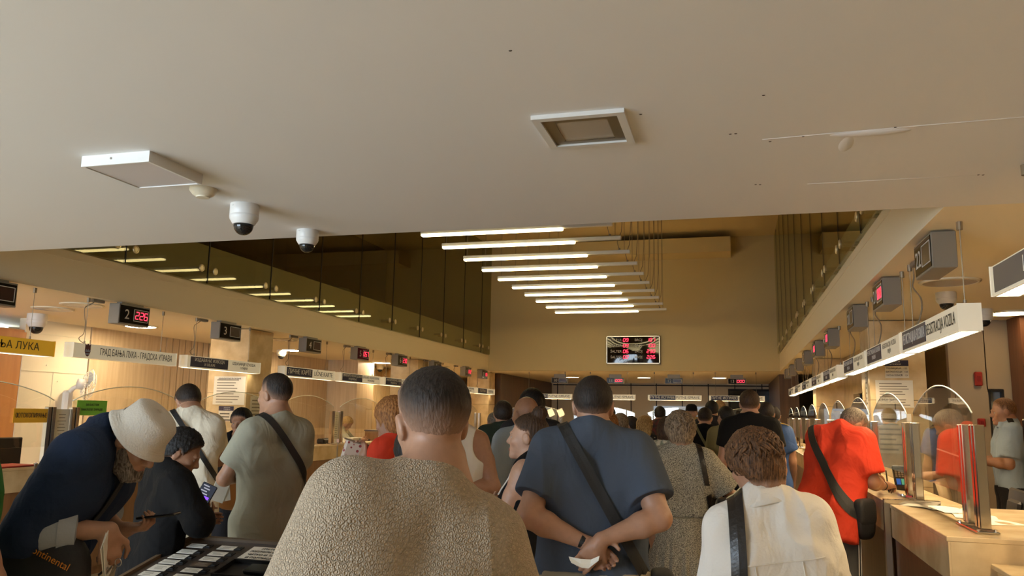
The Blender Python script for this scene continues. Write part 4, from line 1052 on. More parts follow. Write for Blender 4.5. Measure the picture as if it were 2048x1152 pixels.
m_ = MB(); m_.lathe([(.066, 0), (.066, -.012), (.05, -.032), (.034, -.040), (.032, -.046), (.0, -.047)][::-1], (-2.51, 3.26, ZC), n=32); o = m_.build('smoke_detector', MATS['cream_plastic'], None, 'auto'); tag(o, 'round cream smoke detector on the near ceiling beside the panel lamp', 'smoke detector')
def dome(x, y, r, H, label, body='white_plastic'):
    t = thing('dome_camera', label, 'security camera', (x, y, ZC), 0, 'dome cameras on the ceilings')
    a = MB(); a.lathe([(.0, -H*.66), (r*.74, -H*.66), (r*.80, -H*.62), (r*.98, -H*.48), (r, -H*.42), (r*.995, -H*.36), (r*.985, -H*.355), (r*1.0, -H*.345), (r*1.0, -.004), (r*.98, 0)], (0, 0, 0), n=36); a.build('housing', MATS[body], t, 'auto')
    a = MB(); a.lathe([(0.0, -H), (r*.25, -H*.985), (r*.45, -H*.93), (r*.6, -H*.84), (r*.68, -H*.72), (r*.68, -H*.655)], (0, 0, 0), n=32); a.build('dome', MATS['smoke_dome'], t, True)
    a = MB(); a.box((-r*.3, -r*.96, -H*.1), (.012, .004, .006)); a.build('maker_mark', MATS['alu'], t)
    return t
dome(-2.49, 3.58, .075, .165, 'larger white dome camera on the near ceiling, nearer of the two'); dome(-2.47, 4.20, .066, .135, 'smaller white dome camera at the near ceiling edge')
dome(-8.02, 7.58, .11, .24, 'grey dome camera above the yellow hanging sign', 'alu'); dome(-8.04, 12.99, .085, .17, 'small dome camera on the left soffit behind display four', 'cream_plastic'); dome(-8.1, 17.4, .085, .17, 'small dome camera far along the left soffit', 'cream_plastic')
dome(2.35, 8.6, .085, .17, 'dim dome camera on the right office ceiling nearer the fire alarm'); dome(1.75, 7.4, .08, .15, 'dim dome camera on the right office ceiling above the nearest arched screen')
# old plaster seam, bulge and screw holes: part of the ceiling
m_ = MB(); 
m_.tube([(.13, 3.12, ZC), (.4, 3.105, ZC), (.72, 3.09, ZC), (1.6, 3.06, ZC)], [.002, .0035, .004, .0035], 8, sq=(1, .5)); m_.tube([(.35, 3.79, ZC), (1.07, 3.80, ZC)], .0012, 6)
m_.sphere((.52, 3.13, ZC+.004), (.15, .035, .014), 24); m_.sphere((.45, 3.25, ZC+.007), (.035, .12, .011), 24)
struct('trim_ceiling_seam', m_, MATS['plaster_white'], True)
m_ = MB()
for x, y in ((.01, 3.03), (.03, 3.03), (.28, 3.12), (.16, 3.15), (.60, 3.09), (.12, 3.75), (.14, 3.755), (1.06, 3.80), (1.08, 3.805), (-.62, 2.15), (.12, 2.67), (-.30, 2.75)): m_.sphere((x, y, ZC), (.006, .004, .002), 8)
struct('trim_ceiling_holes', m_, MATS['hole_dark'])
# round downlights
emat('down_dim', (1.0, .74, .40), 12.)
def downlight(x, y, lit, label, r=.215):
    t = thing('downlight', label, 'ceiling lamp', (x, y, ZC), 0, 'round downlights in the soffits')
    a = MB(); a.lathe([(r*.86, -.006), (r*.9, -.016), (r, -.010), (r*1.02, 0)], (0, 0, 0), n=36); a.build('rim', MATS['cream_plastic'], t, True)
    a = MB(); a.lathe([(.0, -.014), (r*.9, -.012), (r*.9, -.002)], (0, 0, 0), n=32); a.build('diffuser', MATS[('lamp_off', 'down_glow', 'down_dim', 'down_added')[lit]], t)
for i, (x, y, l) in enumerate(((-7.7, 8.94, 1), (-7.82, 13.0, 1), (-7.67, 16.56, 1), (-7.75, 20.6, 1), (-7.75, 5.0, 1), (-6.75, 6.93, 0), (-7.37, 7.16, 0), (-6.75, 11.0, 0), (-6.75, 13.6, 0), (-6.8, 18.0, 0))):
    downlight(x, y, l, f'{"lit" if l else "unlit"} round downlight of the left soffit, {["just behind display two", "just left of display four", "beyond display five", "far end behind the crowd", "beyond the left picture edge", "left of display two", "above the yellow sign", "between displays three and four", "between displays five and six", "beyond display eight"][i]}')
emat('down_added', (1.0, .76, .44), 30.)
for i, x in enumerate((-4.6, -2.5, -.4)): downlight(x, 23.2, 3, f'{["left", "middle", "right"][i]} added lit downlight over the far office behind the crowd')  # added downlights that brighten the dull far office
for i, (x, y, l) in enumerate(((2.67, 8.89, 2), (2.67, 4.9, 3), (1.64, 6.8, 0), (2.67, 13.0, 0), (2.6, 1.0, 3))):  # the brightest two are added out of view for warm light
    downlight(x, y, l, f'{"lit" if l else "unlit"} round downlight of the right ceiling, {["glowing by the right picture edge", "added unseen beyond the right picture edge", "above the registration sign", "over the back office", "added unseen nearest the entrance"][i]}')

# ---------------------------------------------------------------- paper notices
def sheet(label, o, ux, w, h, m='white_paper', head=None, rows=8, name='notice', cat='paper notice', band=None, pic=None, uz=UZ, margin=.1, inkm='ink_grey', title=None):
    t = thing(name, label, cat, tuple(o)); ux = np.array(ux, float); uz = np.array(uz, float); n = np.cross(ux, uz); F = np.array([ux, n, uz]).T
    p = MB(); p.box((0, 0, 0), (w, .003, h), R=np.array([ux, -n, uz]).T); p.build('sheet', MATS[m], t)
    if band:
        p = MB(); p.box(n*.002+uz*(h/2-band[0]/2), (w, .001, band[0]), R=np.array([ux, -n, uz]).T); p.build('header', MATS[band[1]], t)
    top = h/2-(band[0] if band else 0)
    if head:
        for i, s in enumerate(head): text('lettering', s[0], n*.003+ux*s[2]*w+uz*(h/2-s[1]*h), ux, uz, s[3], MATS[s[4] if len(s) > 4 else 'ink'], t, w*.9 if abs(s[2]) < .1 else w*.55)
    if rows:
        q = MB(); g = (top+h/2)*(1-2*margin*.6)/rows
        for i in range(rows):
            L = w*(1-2*margin)*random.uniform(.55, 1); q.box(n*.0022-ux*(w*(.5-margin)-L/2)+uz*(top-h*margin*.6-(i+.7)*g), (L, .0006, g*.34), R=np.array([ux, -n, uz]).T)
        q.build('printed_lines', MATS[inkm], t)
    return t
py = 9.396
sheet('large white notice board sheet high on the left marble pier', (-6.575, py, 1.83), UX, .49, .38, rows=9, head=[('ОБАВЈЕШТЕЊЕ ЗА ГРАЂАНЕ', .08, 0, .018)])
sheet('small notice with navy header on the left marble pier', (-6.60, py, 1.52), UX, .23, .2, rows=3, band=(.06, 'navy'), head=[('ВАЖНИЈИ', .1, .05, .014, 'sign_white_text'), ('ТЕЛЕФОНИ', .22, .05, .014, 'sign_white_text')], inkm='ink')
sheet('pale paper low on the left marble pier', (-6.73, py, 1.27), UX, .26, .34, rows=9)
sheet('pale paper on the hall side of the left marble pier', (-6.305, 9.68, 1.55), UY, .36, .42, rows=8)
sheet('emergency telephone plate with navy header on the right marble pier', (1.695, py, 2.135), UX, .235, .19, rows=0, band=(.062, 'navy'), name='plate', cat='sign', head=[('ВАЖНИЈИ', .09, -.08, .016, 'sign_white_text'), ('ТЕЛЕФОНИ', .23, -.08, .016, 'sign_white_text'), ('ПОЛИЦИЈА   122', .46, 0, .019), ('ВАТРОГАСЦИ   123', .66, 0, .019), ('ХИТНА ПОМОЋ   124', .86, 0, .019)])
sheet('large faded notice below the telephone plate on the right marble pier', (1.66, py, 1.87), UX, .37, .29, rows=9)
sheet('faded notice low on the right marble pier behind the red shirted man', (1.63, py, 1.45), UX, .36, .42, rows=7)
sheet('narrow upright paper on the hall side of the right marble pier', (1.416, 9.6, 1.75), -UY, .12, .9, rows=14)
sheet('yellow photocopying sign hung on the nearest left glass screen', (-6.085, 5.80, 1.50), UY, .37, .125, 'yellow_paper', rows=0, head=[('ФОТОКОПИРАЊЕ', .5, 0, .042)])
sheet('bright green paper fixed to a left glass screen', (-6.085, 6.50, 1.575), UY, .38, .145, 'green_paper', rows=0, head=[('ЗА БАСТОК', .3, 0, .022, 'ink'), ('НАКЛОПЕ ЗАРАДЕ', .62, 0, .022, 'ink')])
for i, x in enumerate((-4.72, -4.45)):
    sheet(f'white tilted rectangle on the first far glass screen, {["left", "right"][i]} of two', (x, 20.893, 1.62), (.9, 0, .43), .16, .2, rows=0, uz=(-.43, 0, .9), name='paper')  # two white tilted rectangles flat against the pane

# ---------------------------------------------------------------- left counter things
t = thing('wall_fan', 'white wall fan with wire cage on the white plaster bay', 'fan', (-8.55, 8.66, 1.62))
a = MB(); a.box((.05, -.02, -.02), (.10, .13, .38), bev=.03); a.tube([(.06, -.02, .13), (.12, -.01, .20), (.20, .03, .24)], .03, 10); a.build('wall_bracket', MATS['white_plastic'], t, 'auto')
AX = unit((.55, .80, -.12)); c0 = np.array((.24, .05, .25)); a = MB(); a.lathe([(.02, -.10), (.07, -.09), (.075, -.02), (.05, .0)], c0, AX, 20); a.build('motor', MATS['white_plastic'], t, True)
F_ = frame(AX); a = MB(); R_ = .215
for k in range(22):
    an = 2*PI*k/22; e = F_[:, 0]*math.cos(an)+F_[:, 1]*math.sin(an)
    a.tube([c0+AX*-.02+e*.04, c0+AX*-.01+e*R_*.7, c0+AX*.05+e*R_, c0+AX*.10+e*R_*.7, c0+AX*.115+e*.04], .0022, 5)
for rr, hh in ((R_, .05), (R_*.7, .10), (R_*.4, .112), (R_*.6, -.014)): a.tube([c0+AX*hh+rr*(F_[:, 0]*math.cos(2*PI*q/28)+F_[:, 1]*math.sin(2*PI*q/28)) for q in range(29)], .003, 5)
a.build('cage', MATS['white_plastic'], t)
for k in range(3):
    a = MB(); an = 2*PI*k/3; e = F_[:, 0]*math.cos(an)+F_[:, 1]*math.sin(an); f = np.cross(AX, e)
    a.prism([(.03, -.03), (.17, -.075), (.19, .03), (.12, .07), (.03, .03)], c0+AX*.04, unit(e), unit(f+AX*.35), .003); a.build('blade', mat('blade', (.7, .72, .7), .3), t)
a = MB(); a.cyl(c0, c0+AX*.06, .03, 14); a.build('hub', MATS['white_plastic'], t, True)
t = thing('monitor', 'black monitor back beside the photocopying sign on the left counter', 'monitor', (-7.1, 6.45, .72)); a = MB(); a.box((0, 0, .40), (.05, .46, .29), bev=.01); a.build('shell', MATS['black'], t); a = MB(); a.box((0, 0, .14), (.04, .06, .28)); a.box((0, 0, .01), (.2, .24, .02)); a.build('stand', MATS['black'], t)
a = MB(); a.box((0, 0, .006), (.30, .42, .012), bev=.003); o = a.build('folder', MATS['red']); o.location = (-6.12, 5.62, 1.062); tag(o, 'red folder lying on the left counter near the picture edge', 'folder')
a = MB(); a.box((0, 0, .002), (.24, .34, .004)); o = a.build('paper', MATS['white_paper']); o.location = (-6.1, 5.95, 1.062); tag(o, 'white sheet beside the red folder on the left counter', 'paper')
t = thing('document_rack', 'cardboard document rack behind the photocopying sign', 'rack', (-7.05, 5.98, .72))
a = MB(); a.box((0, 0, .36), (.2, .28, .72)); a.build('case', mat('card', (.38, .24, .11), .8), t); a = MB()
for i in range(5): a.sphere((.101, .05, .68-.07*i), (.004, .012, .012), 8)
a.build('finger_hole', MATS['black_soft'], t)
def desk(name, label, x, y, L, w=.7): 
    t = thing('desk', label, 'desk', (x, y, 0)); a = MB(); a.box((0, 0, .705), (w, L, .03), bev=.004); a.build('desktop', MATS['wood_light'], t)
    for sy in (-1, 1):
        a = MB(); a.box((0, sy*(L/2-.02), .345), (w-.06, .03, .69)); a.build('side_panel', MATS['wood_light'], t)
desk('desk', 'clerks light wood desk running behind the left counter', -7.3, 9.6, 9.4); desk('desk', 'clerks light wood desk behind the near right counter', 1.95, 6.0, 2.6, .36)
desk('desk', 'clerks light wood desk far behind the left counter', -7.3, 17.3, 5.2)
t = thing('paper_tray', 'stacked paper tray with blue lid behind the left counter', 'paper tray', (-7.15, 15.3, .72))
for i in range(4):
    a = MB(); a.box((0, 0, .06+.10*i), (.3, .40, .012)); a.box((-.14, 0, .1+.10*i), (.02, .4, .09)); a.build('shelf', mat('tray_brown', (.30, .16, .09), .5), t)
    a = MB(); a.box((.01, 0, .085+.10*i), (.26, .34, .03)); a.build('papers', MATS['white_paper'], t)
a = MB(); a.box((0, 0, .47), (.32, .44, .03)); a.build('lid', MATS['navy'], t); a = MB(); a.box((0, -.2, .24), (.3, .012, .48)); a.build('side', MATS['wood_counter'], t)
t = thing('desk_telephone', 'black desk telephone left of the paper tray', 'telephone', (-7.1, 14.7, .72)); a = MB(); a.box((0, 0, .05), (.2, .2, .10), bev=.02); a.build('base', MATS['black'], t); a = MB(); a.tube([(-.05, -.1, .30), (.0, -.03, .33), (.05, .1, .28)], .025, 8); a.box((0, 0, .2), (.02, .04, .2)); a.build('handset', MATS['black'], t)
t = thing('carton', 'light cardboard carton in front of the bent blonde clerk', 'carton', (-7.1, 14.2, .72)); a = MB(); a.box((0, 0, .17), (.22, .46, .34)); a.build('body', MATS['cream_plastic'], t); a = MB(); a.box((0, 0, .345), (.23, .47, .012)); a.build('lid', MATS['white_paper'], t)
t = thing('card_terminal', 'small black terminal on the left counter by the papered posts', 'terminal', (-6.33, 11.6, 1.06)); a = MB(); a.box((0, 0, .04), (.14, .2, .08), bev=.02); a.build('body', MATS['black'], t); a = MB(); a.box((.03, 0, .085), (.05, .12, .004)); a.build('display', MATS['screen_off'], t)
t = thing('office_chair', 'office chair with pink cloth over its back, behind the left counter', 'chair', (-7.95, 12.9, 0))
a = MB(); a.box((0, 0, .48), (.46, .46, .08), bev=.03); a.build('seat', MATS['black_soft'], t); a = MB(); a.box((-.0, -.02, .92), (.5, .12, .62), R=rz(20), bev=.05); a.build('backrest', MATS['black_soft'], t); a = MB(); a.cyl((0, 0, .06), (0, 0, .46), .03); 
for k in range(5): a.tube([(0, 0, .1), (.28*math.cos(k*1.257), .28*math.sin(k*1.257), .04)], .02, 6)
a.build('base', MATS['black'], t); a = MB(); a.box((0, -.02, 1.10), (.58, .18, .30), R=rz(20), bev=.08); a.build('draped_cloth', mat('pink_cloth', (.78, .52, .36), .85, bump=(14, .5)), t, True)

# ---------------------------------------------------------------- right counter and office things
def monitor_r(x, y, yaw, label):
    t = thing('monitor', label, 'monitor', (x, y, .72), yaw, 'monitors behind the right counter'); a = MB(); a.box((0, 0, .25), (.5, .035, .30), R=rx(-10), bev=.012); a.box((0, -.03, .24), (.3, .04, .18), R=rx(-10), bev=.02); a.build('shell', MATS['black'], t)
    a = MB(); a.box((0, .02, .25), (.46, .004, .27), R=rx(-10)); a.build('screen', mat('screen_dark', (.02, .022, .025), .15), t); a = MB(); a.box((0, -.03, .06), (.05, .04, .12)); a.box((0, 0, .008), (.24, .18, .016)); a.build('stand', MATS['black'], t)
monitor_r(1.92, 5.55, -PI/2+.05, 'nearer black monitor back behind the right counter'); monitor_r(1.92, 6.55, -PI/2-.05, 'farther black monitor back behind the right counter')
def armchair(x, y, yaw, label):
    t = thing('office_chair', label, 'chair', (x, y, 0), yaw, 'cream leather office chairs'); L_ = mat('cream_leather', (.66, .50, .29), .45, bump=(20, .15))
    a = MB(); a.box((0, 0, .48), (.5, .5, .12), bev=.05); a.build('seat', L_, t, True)
    a = MB()
    for i in range(6): a.tube([(-.21+.084*i, -.24, .55), (-.21+.084*i, -.29, .85), (-.21+.084*i, -.33, 1.0)], [.045, .05, .045], 10)
    a.build('backrest', L_, t, True)
    for sx in (-1, 1): a = MB(); a.tube([(sx*.28, -.2, .66), (sx*.29, .1, .68), (sx*.28, .22, .62), (sx*.26, .2, .45)], .028, 8); a.build('armrest', MATS['black'], t, True)
    a = MB(); a.cyl((0, 0, .07), (0, 0, .43), .035)
    for k in range(5): a.tube([(0, 0, .11), (.3*math.cos(k*1.257), .3*math.sin(k*1.257), .05)], .022, 6)
    a.build('base', MATS['black'], t)
armchair(2.52, 7.2, PI/2+2.6, 'cream ribbed leather office chair at the right picture edge'); armchair(2.30, 9.0, PI/2+2.9, 'cream leather office chair half hidden behind the chrome posts')
for i, (x, y, a0) in enumerate(((1.32, 4.98, .3), (1.30, 5.22, -.15), (1.16, 5.62, .5), (1.26, 5.45, .1))):
    t = thing('paper', f'white paper on the near right counter, {["nearest", "second", "farthest", "third"][i]} from the camera', 'paper', (x, y, 1.0605+.0012*i), a0, 'papers on the near right counter')
    a = MB(); n = 6; V = [(-.105+.21*u/n, -.148+.296*v/n, .002+.006*math.sin(u*1.1+i)*math.sin(v*.8)) for u in range(n+1) for v in range(n+1)]; a.add(V, [(u*(n+1)+v, (u+1)*(n+1)+v, (u+1)*(n+1)+v+1, u*(n+1)+v+1) for u in range(n) for v in range(n)]); o = a.build('sheet', MATS['white_paper'], t); md = o.modifiers.new('th', 'SOLIDIFY'); md.thickness = .0008
t = thing('payment_terminal', 'black payment terminal with coloured screen before the writing man', 'terminal', (1.24, 6.86, 1.062), -.35); a = MB(); R_ = rx(-58); a.box((0, 0, .10), (.14, .20, .03), R=-R_ if False else R_, bev=.01); a.box((0, .05, .02), (.12, .12, .04), bev=.01); a.build('body', MATS['black'], t)
FN = R_ @ np.array((0, 0, 1.)); FU = R_ @ np.array((0, 1., 0)); cc = np.array((0, 0, .10)); sgn = 1 if FN[1] < 0 else -1
for k, (xo, w, col) in enumerate(((-.035, .03, (.05, .12, .35)), (-.005, .02, (.12, .35, .18)), (.03, .045, (.5, .04, .05)))):
    a = MB(); a.box(cc+FN*sgn*.016+FU*.045+np.array((xo, 0, 0)), (w, .075, .002), R=R_); a.build('screen', emat(f'term_{k}', col, .7), t)
a = MB()
for i in range(4):
    for j in range(5): a.box(cc+FN*sgn*.016+FU*(-.015-.018*i)+np.array((-.044+.022*j, 0, 0)), (.015, .011, .004), R=R_)
a.build('keypad', MATS['grey_box'], t)
a = MB(); a.cyl((0, 0, 0), (.12, .05, 0), .004, 8); a.cyl((.12, .05, 0), (.15, .0625, 0), .0048, 8, m=1); a.cyl((-.014, -.006, 0), (0, 0, 0), .001, 8, .004, m=1); o = a.build('pen', [MATS['white_plastic'], MATS['navy']]); o.location = (1.30, 4.24, .957); tag(o, 'white and blue ballpoint pen on the corner ledge desk', 'pen'); o.rotation_euler = (0, 0, -.55)
t = thing('pen_holder', 'small black pen holder base with stub on the corner ledge desk', 'pen holder', (1.46, 4.22, .95)); a = MB(); a.lathe([(.05, 0), (.052, .008), (.045, .022), (.03, .034), (.016, .04)], (0, 0, 0)); a.sphere((-.03, -.01, .025), (.02, .02, .016), 8); a.build('base', MATS['black'], t, True); a = MB(); a.cyl((.0, 0, .035), (.0, 0, .085), .013, 12); a.build('socket', MATS['black'], t)
for lab, z, h in (('red fire alarm sounder high on the pale office wall', 2.04, .15), ('red fire call point lower on the pale office wall', 1.58, .09)):
    t = thing('fire_alarm', lab, 'fire alarm', (2.51, 9.53, z)); a = MB(); a.box((0, 0, 0), (.075, .04, h), bev=.01); a.build('case', MATS['red'], t); a = MB(); a.box((0, -.022, 0), (.035, .006, h*.4)); a.build('face', mat('red_dark', (.2, .01, .01), .4), t)

# ---------------------------------------------------------------- tilted card stand in the foreground
def onb(x, y, up=0.): return np.array((x, y, .95+(y-3.55)*.227+up))
TR = rx(math.degrees(math.atan(.227)))
t = thing('card_stand', 'dark brown slanted stand holding rows of cards in the foreground', 'display stand', (-2.05, 3.2, 0))
a = MB(); a.box((0, 0, .95-.35*.227-.03), (1.18, .74, .05), R=TR, bev=.004); a.build('board', mat('stand_brown', (.085, .062, .045), .38, bump=(60, .1)), t)
a = MB()
for c, d in (((0, .37, .0), (1.2, .02, .02)), ((0, -.37, 0), (1.2, .02, .02)), ((-.595, 0, 0), (.02, .76, .02)), ((.595, 0, 0), (.02, .76, .02))): a.box(TR @ np.array(c)+np.array((0, 0, .95-.35*.227)), d, R=TR)
a.build('rim', mat('rim_brown', (.14, .09, .05), .4), t)
a = MB(); a.box((0, 0, .36), (.9, .5, .72)); a.box((0, 0, .03), (1.0, .7, .06)); a.build('pedestal', MATS['wood_counter'], t)
k = 0
for ci, cx in enumerate((-2.535, -2.365)):
    for ri, y in enumerate((3.455, 3.385, 3.325, 3.265, 3.20, 3.135, 3.07, 3.0)):
        if ci == 1 and ri == 3: kind = 'brown'
        else: kind = 'white'
        t = thing('name_card', f'{kind} clipped name card, {ORD[ri]} from the far edge, {["outer left", "inner"][ci]} column of the stand', 'card', tuple(onb(cx, y, .006)), 0, 'name cards on the stand')
        a = MB(); a.box((0, 0, 0), (.092, .044 if not (ci == 0 and ri in (4,)) else .062, .0016), R=TR); a.build('card', MATS['white_paper'] if kind == 'white' else mat('card_brown', (.12, .08, .05), .5), t)
        q = MB()
        for i in range(3): q.box(TR @ np.array((random.uniform(-.01, .005), .011-.011*i, .0012)), (random.uniform(.04, .075), .003, .0004), R=TR)
        q.build('printed_lines', MATS['ink_grey'], t)
        a = MB(); a.box((.066, -.002, .001), (.036, .036, .004), R=TR); a.box((.066, -.002, .0035), (.018, .014, .003), R=TR); a.build('clip', MATS['black'], t)
t = thing('notice_sheet', 'white handwritten sheet lying on the far side of the card stand', 'paper', tuple(onb(-2.10, 3.41, .007))); a = MB(); a.box((0, 0, 0), (.28, .16, .0012), R=TR); a.build('sheet', MATS['white_paper'], t)
for i, s in enumerate(('УПУТСТВО', 'ПОПУНИТИ ОБРАЗАЦ', 'ЧИТКО И ТАЧНО', 'И ПОТПИСАТИ')): text('lettering', s, TR @ np.array((-.02, .055-.034*i, .002)), UX, TR @ UY, .017, MATS['ink'], t, .2)
t = thing('leaflet_tray', 'black shallow leaflet tray sunk in the card stand', 'tray', tuple(onb(-2.05, 3.22, .008))); a = MB()
for c, d in (((0, 0, .0), (.34, .17, .006)), ((0, .08, .012), (.34, .01, .02)), ((0, -.08, .012), (.34, .01, .02)), ((-.165, 0, .012), (.01, .16, .02)), ((.165, 0, .012), (.01, .16, .02))): a.box(TR @ np.array(c), d, R=TR)
a.build('tray_body', MATS['black'], t); a = MB(); a.box(TR @ np.array((.03, .01, .012)), (.16, .08, .018), R=TR, bev=.005); a.build('holder', mat('black_gloss', (.02, .02, .02), .15), t)
# ---------------------------------------------------------------- clothes, skin and hair materials
def hairmat(name, color, color2=None, skin=(.36, .21, .14), rough=.6):
    m = mat(name, color, rough, spec=.3); nt = m.node_tree; b = nt.nodes['Principled BSDF']
    tc = nt.nodes.new('ShaderNodeTexCoord'); mp = nt.nodes.new('ShaderNodeMapping'); mp.inputs['Scale'].default_value = (110, 110, 22)
    n = nt.nodes.new('ShaderNodeTexNoise'); n.inputs['Scale'].default_value = 1.6; n.inputs['Detail'].default_value = 3
    r = nt.nodes.new('ShaderNodeValToRGB'); r.color_ramp.elements[0].color = (*[c*.55 for c in color], 1); r.color_ramp.elements[1].color = (*(color2 or [min(1, c*1.6) for c in color]), 1)
    r.color_ramp.elements[0].position = .35; r.color_ramp.elements[1].position = .68
    at_ = nt.nodes.new('ShaderNodeAttribute'); at_.attribute_name = 'fade'
    mx = nt.nodes.new('ShaderNodeMix'); mx.data_type = 'RGBA'; mx.inputs['A'].default_value = (*skin, 1)
    bp = nt.nodes.new('ShaderNodeBump'); bp.inputs['Strength'].default_value = .55; bp.inputs['Distance'].default_value = .006
    L = nt.links.new
    L(tc.outputs['Object'], mp.inputs[0]); L(mp.outputs[0], n.inputs['Vector']); L(n.outputs['Fac'], r.inputs[0]); L(at_.outputs['Fac'], mx.inputs['Factor']); L(r.outputs[0], mx.inputs['B'])
    L(mx.outputs['Result'], b.inputs['Base Color']); L(n.outputs['Fac'], bp.inputs['Height']); L(bp.outputs[0], b.inputs['Normal'])
hairmat('hair_dark', (.020, .013, .009)); hairmat('hair_black', (.009, .007, .006)); hairmat('hair_brown', (.050, .026, .013)); hairmat('hair_curly_brown', (.075, .034, .014), (.20, .095, .04))
hairmat('hair_greybrown', (.13, .085, .05), (.34, .25, .16)); hairmat('hair_ginger', (.26, .095, .022), (.46, .20, .06)); hairmat('hair_blonde', (.36, .20, .07), (.66, .44, .18)); hairmat('hair_blond_short', (.30, .18, .08)); hairmat('beard_grey', (.10, .075, .058), (.30, .25, .21)); hairmat('hair_greying', (.10, .075, .055), (.22, .18, .14)); hairmat('hair_sandy', (.16, .075, .03))
for n_, c_ in (('skin', (.44, .235, .145)), ('skin_tan', (.37, .185, .105)), ('skin_fair', (.52, .30, .20))): mat(n_, c_, .48, noise=(40, tuple(k*.86 for k in c_), .9), bump=(160, .05))
mat('lips', (.36, .12, .09), .4); mat('eye_white', (.50, .47, .43), .3); mat('iris', (.03, .02, .015), .1)
for n_, c_, r_, b_ in (('tee_blue', (.066, .082, .112), .85, (60, .12)), ('tee_red', (.62, .050, .022), .8, (60, .1)), ('tee_sage', (.335, .325, .25), .85, (60, .1)), ('tee_cream', (.78, .70, .55), .85, (60, .1)),
                       ('denim_blue', (.017, .029, .062), .85, (90, .25)), ('cuff_grey', (.34, .36, .38), .85, (90, .2)), ('cloth_black', (.006, .0055, .0055), .85, (60, .1)), ('denim_white', (.80, .76, .70), .8, (110, .2)),
                       ('tank_white', (.74, .68, .58), .85, (60, .1)), ('shirt_lightblue', (.34, .42, .52), .8, (60, .1)), ('shirt_police', (.27, .34, .42), .75, (60, .1)), ('jacket_green', (.022, .030, .018), .85, (60, .1)),
                       ('cloth_dark', (.022, .020, .022), .85, (60, .1)), ('cloth_olive', (.16, .145, .075), .85, (60, .1)), ('cloth_cream', (.66, .58, .40), .85, (60, .1)), ('cloth_grey', (.13, .14, .14), .85, (60, .1)),
                       ('cloth_pink', (.50, .16, .13), .85, (60, .1)), ('jersey_blue', (.04, .10, .30), .7, (60, .1)), ('jersey_yellow', (.75, .50, .05), .7, None), ('trouser_dark', (.016, .015, .017), .85, (60, .1)), ('trouser_khaki', (.30, .25, .17), .85, (60, .12)),
                       ('trouser_grey', (.10, .10, .095), .85, (60, .12)), ('shoe_black', (.015, .013, .012), .45, None), ('strap_black', (.012, .011, .010), .6, (200, .15)), ('leather_black', (.016, .012, .010), .32, (70, .15)), ('leather_tan', (.42, .19, .055), .4, (50, .15)),
                       ('bag_black', (.013, .012, .012), .7, (120, .2)), ('hat_canvas', (.62, .56, .47), .85, (140, .35)), ('hat_lining', (.12, .14, .19), .9, None), ('cloth_green', (.04, .16, .04), .85, None), ('orange_print', (.70, .24, .02), .5, None), ('trim_white', (.75, .70, .62), .8, None)):
    m_ = mat(n_, c_, r_, bump=b_, spec=.18 if r_ >= .75 else None)
    if b_ and (n_.startswith(('tee', 'cloth', 'shirt', 'denim', 'tank', 'jacket', 'trouser', 'jersey'))):
        nt = m_.node_tree; bp0 = [q for q in nt.nodes if q.type == 'BUMP'][0]; tc = nt.nodes.new('ShaderNodeTexCoord'); mp = nt.nodes.new('ShaderNodeMapping'); mp.inputs['Scale'].default_value = (1, 1, .65); mp.inputs['Rotation'].default_value = (.2, .5, .1)
        n1 = nt.nodes.new('ShaderNodeTexNoise'); n1.inputs['Scale'].default_value = 8; n1.inputs['Detail'].default_value = 2.5; n1.inputs['Distortion'].default_value = 1.2
        bp = nt.nodes.new('ShaderNodeBump'); bp.inputs['Strength'].default_value = .45; bp.inputs['Distance'].default_value = .035
        nt.links.new(tc.outputs['Object'], mp.inputs[0]); nt.links.new(mp.outputs[0], n1.inputs['Vector']); nt.links.new(n1.outputs['Fac'], bp.inputs['Height']); nt.links.new(bp.outputs[0], bp0.inputs['Normal'])
def patterned(name, a, b_, scale, lo=.35, hi=.42, kind='VORONOI', bump=0., rough=.85, feature='F1', dist=.004):
    m = mat(name, a, rough); nt = m.node_tree; p = nt.nodes['Principled BSDF']; tc = nt.nodes.new('ShaderNodeTexCoord')
    v = nt.nodes.new('ShaderNodeTexVoronoi' if kind == 'VORONOI' else 'ShaderNodeTexNoise'); v.inputs['Scale'].default_value = scale
    r = nt.nodes.new('ShaderNodeValToRGB'); r.color_ramp.elements[0].position = lo; r.color_ramp.elements[1].position = hi; r.color_ramp.elements[0].color = (*a, 1); r.color_ramp.elements[1].color = (*b_, 1)
    nt.links.new(tc.outputs['Object'], v.inputs['Vector']); nt.links.new(v.outputs[0], r.inputs[0]); nt.links.new(r.outputs[0], p.inputs['Base Color'])
    if bump:
        bp = nt.nodes.new('ShaderNodeBump'); bp.inputs['Strength'].default_value = bump; bp.inputs['Distance'].default_value = dist
        if kind == 'VORONOI':
            w = nt.nodes.new('ShaderNodeMath'); w.operation = 'SINE'; k = nt.nodes.new('ShaderNodeMath'); k.operation = 'MULTIPLY'; k.inputs[1].default_value = 13.
            nt.links.new(v.outputs[0], k.inputs[0]); nt.links.new(k.outputs[0], w.inputs[0]); nt.links.new(w.outputs[0], bp.inputs['Height'])
        else: nt.links.new(v.outputs[0], bp.inputs['Height'])
        nt.links.new(bp.outputs[0], p.inputs['Normal'])
patterned('knit_beige', (.56, .445, .32), (.46, .365, .26), 120, .25, .62, bump=.62, dist=.005)
patterned('dress_print', (.085, .076, .058), (.42, .385, .30), 260, .42, .58, 'NOISE')
patterned('polka', (.62, .56, .40), (.012, .011, .011), 30, .13, .17)
patterned('floral', (.62, .60, .50), (.22, .26, .20), 26, .42, .6, 'NOISE')
patterned('plaid', (.10, .016, .012), (.022, .014, .012), 20, .4, .6, 'NOISE')
patterned('purse_print', (.30, .05, .05), (.62, .52, .44), 42, .3, .38)
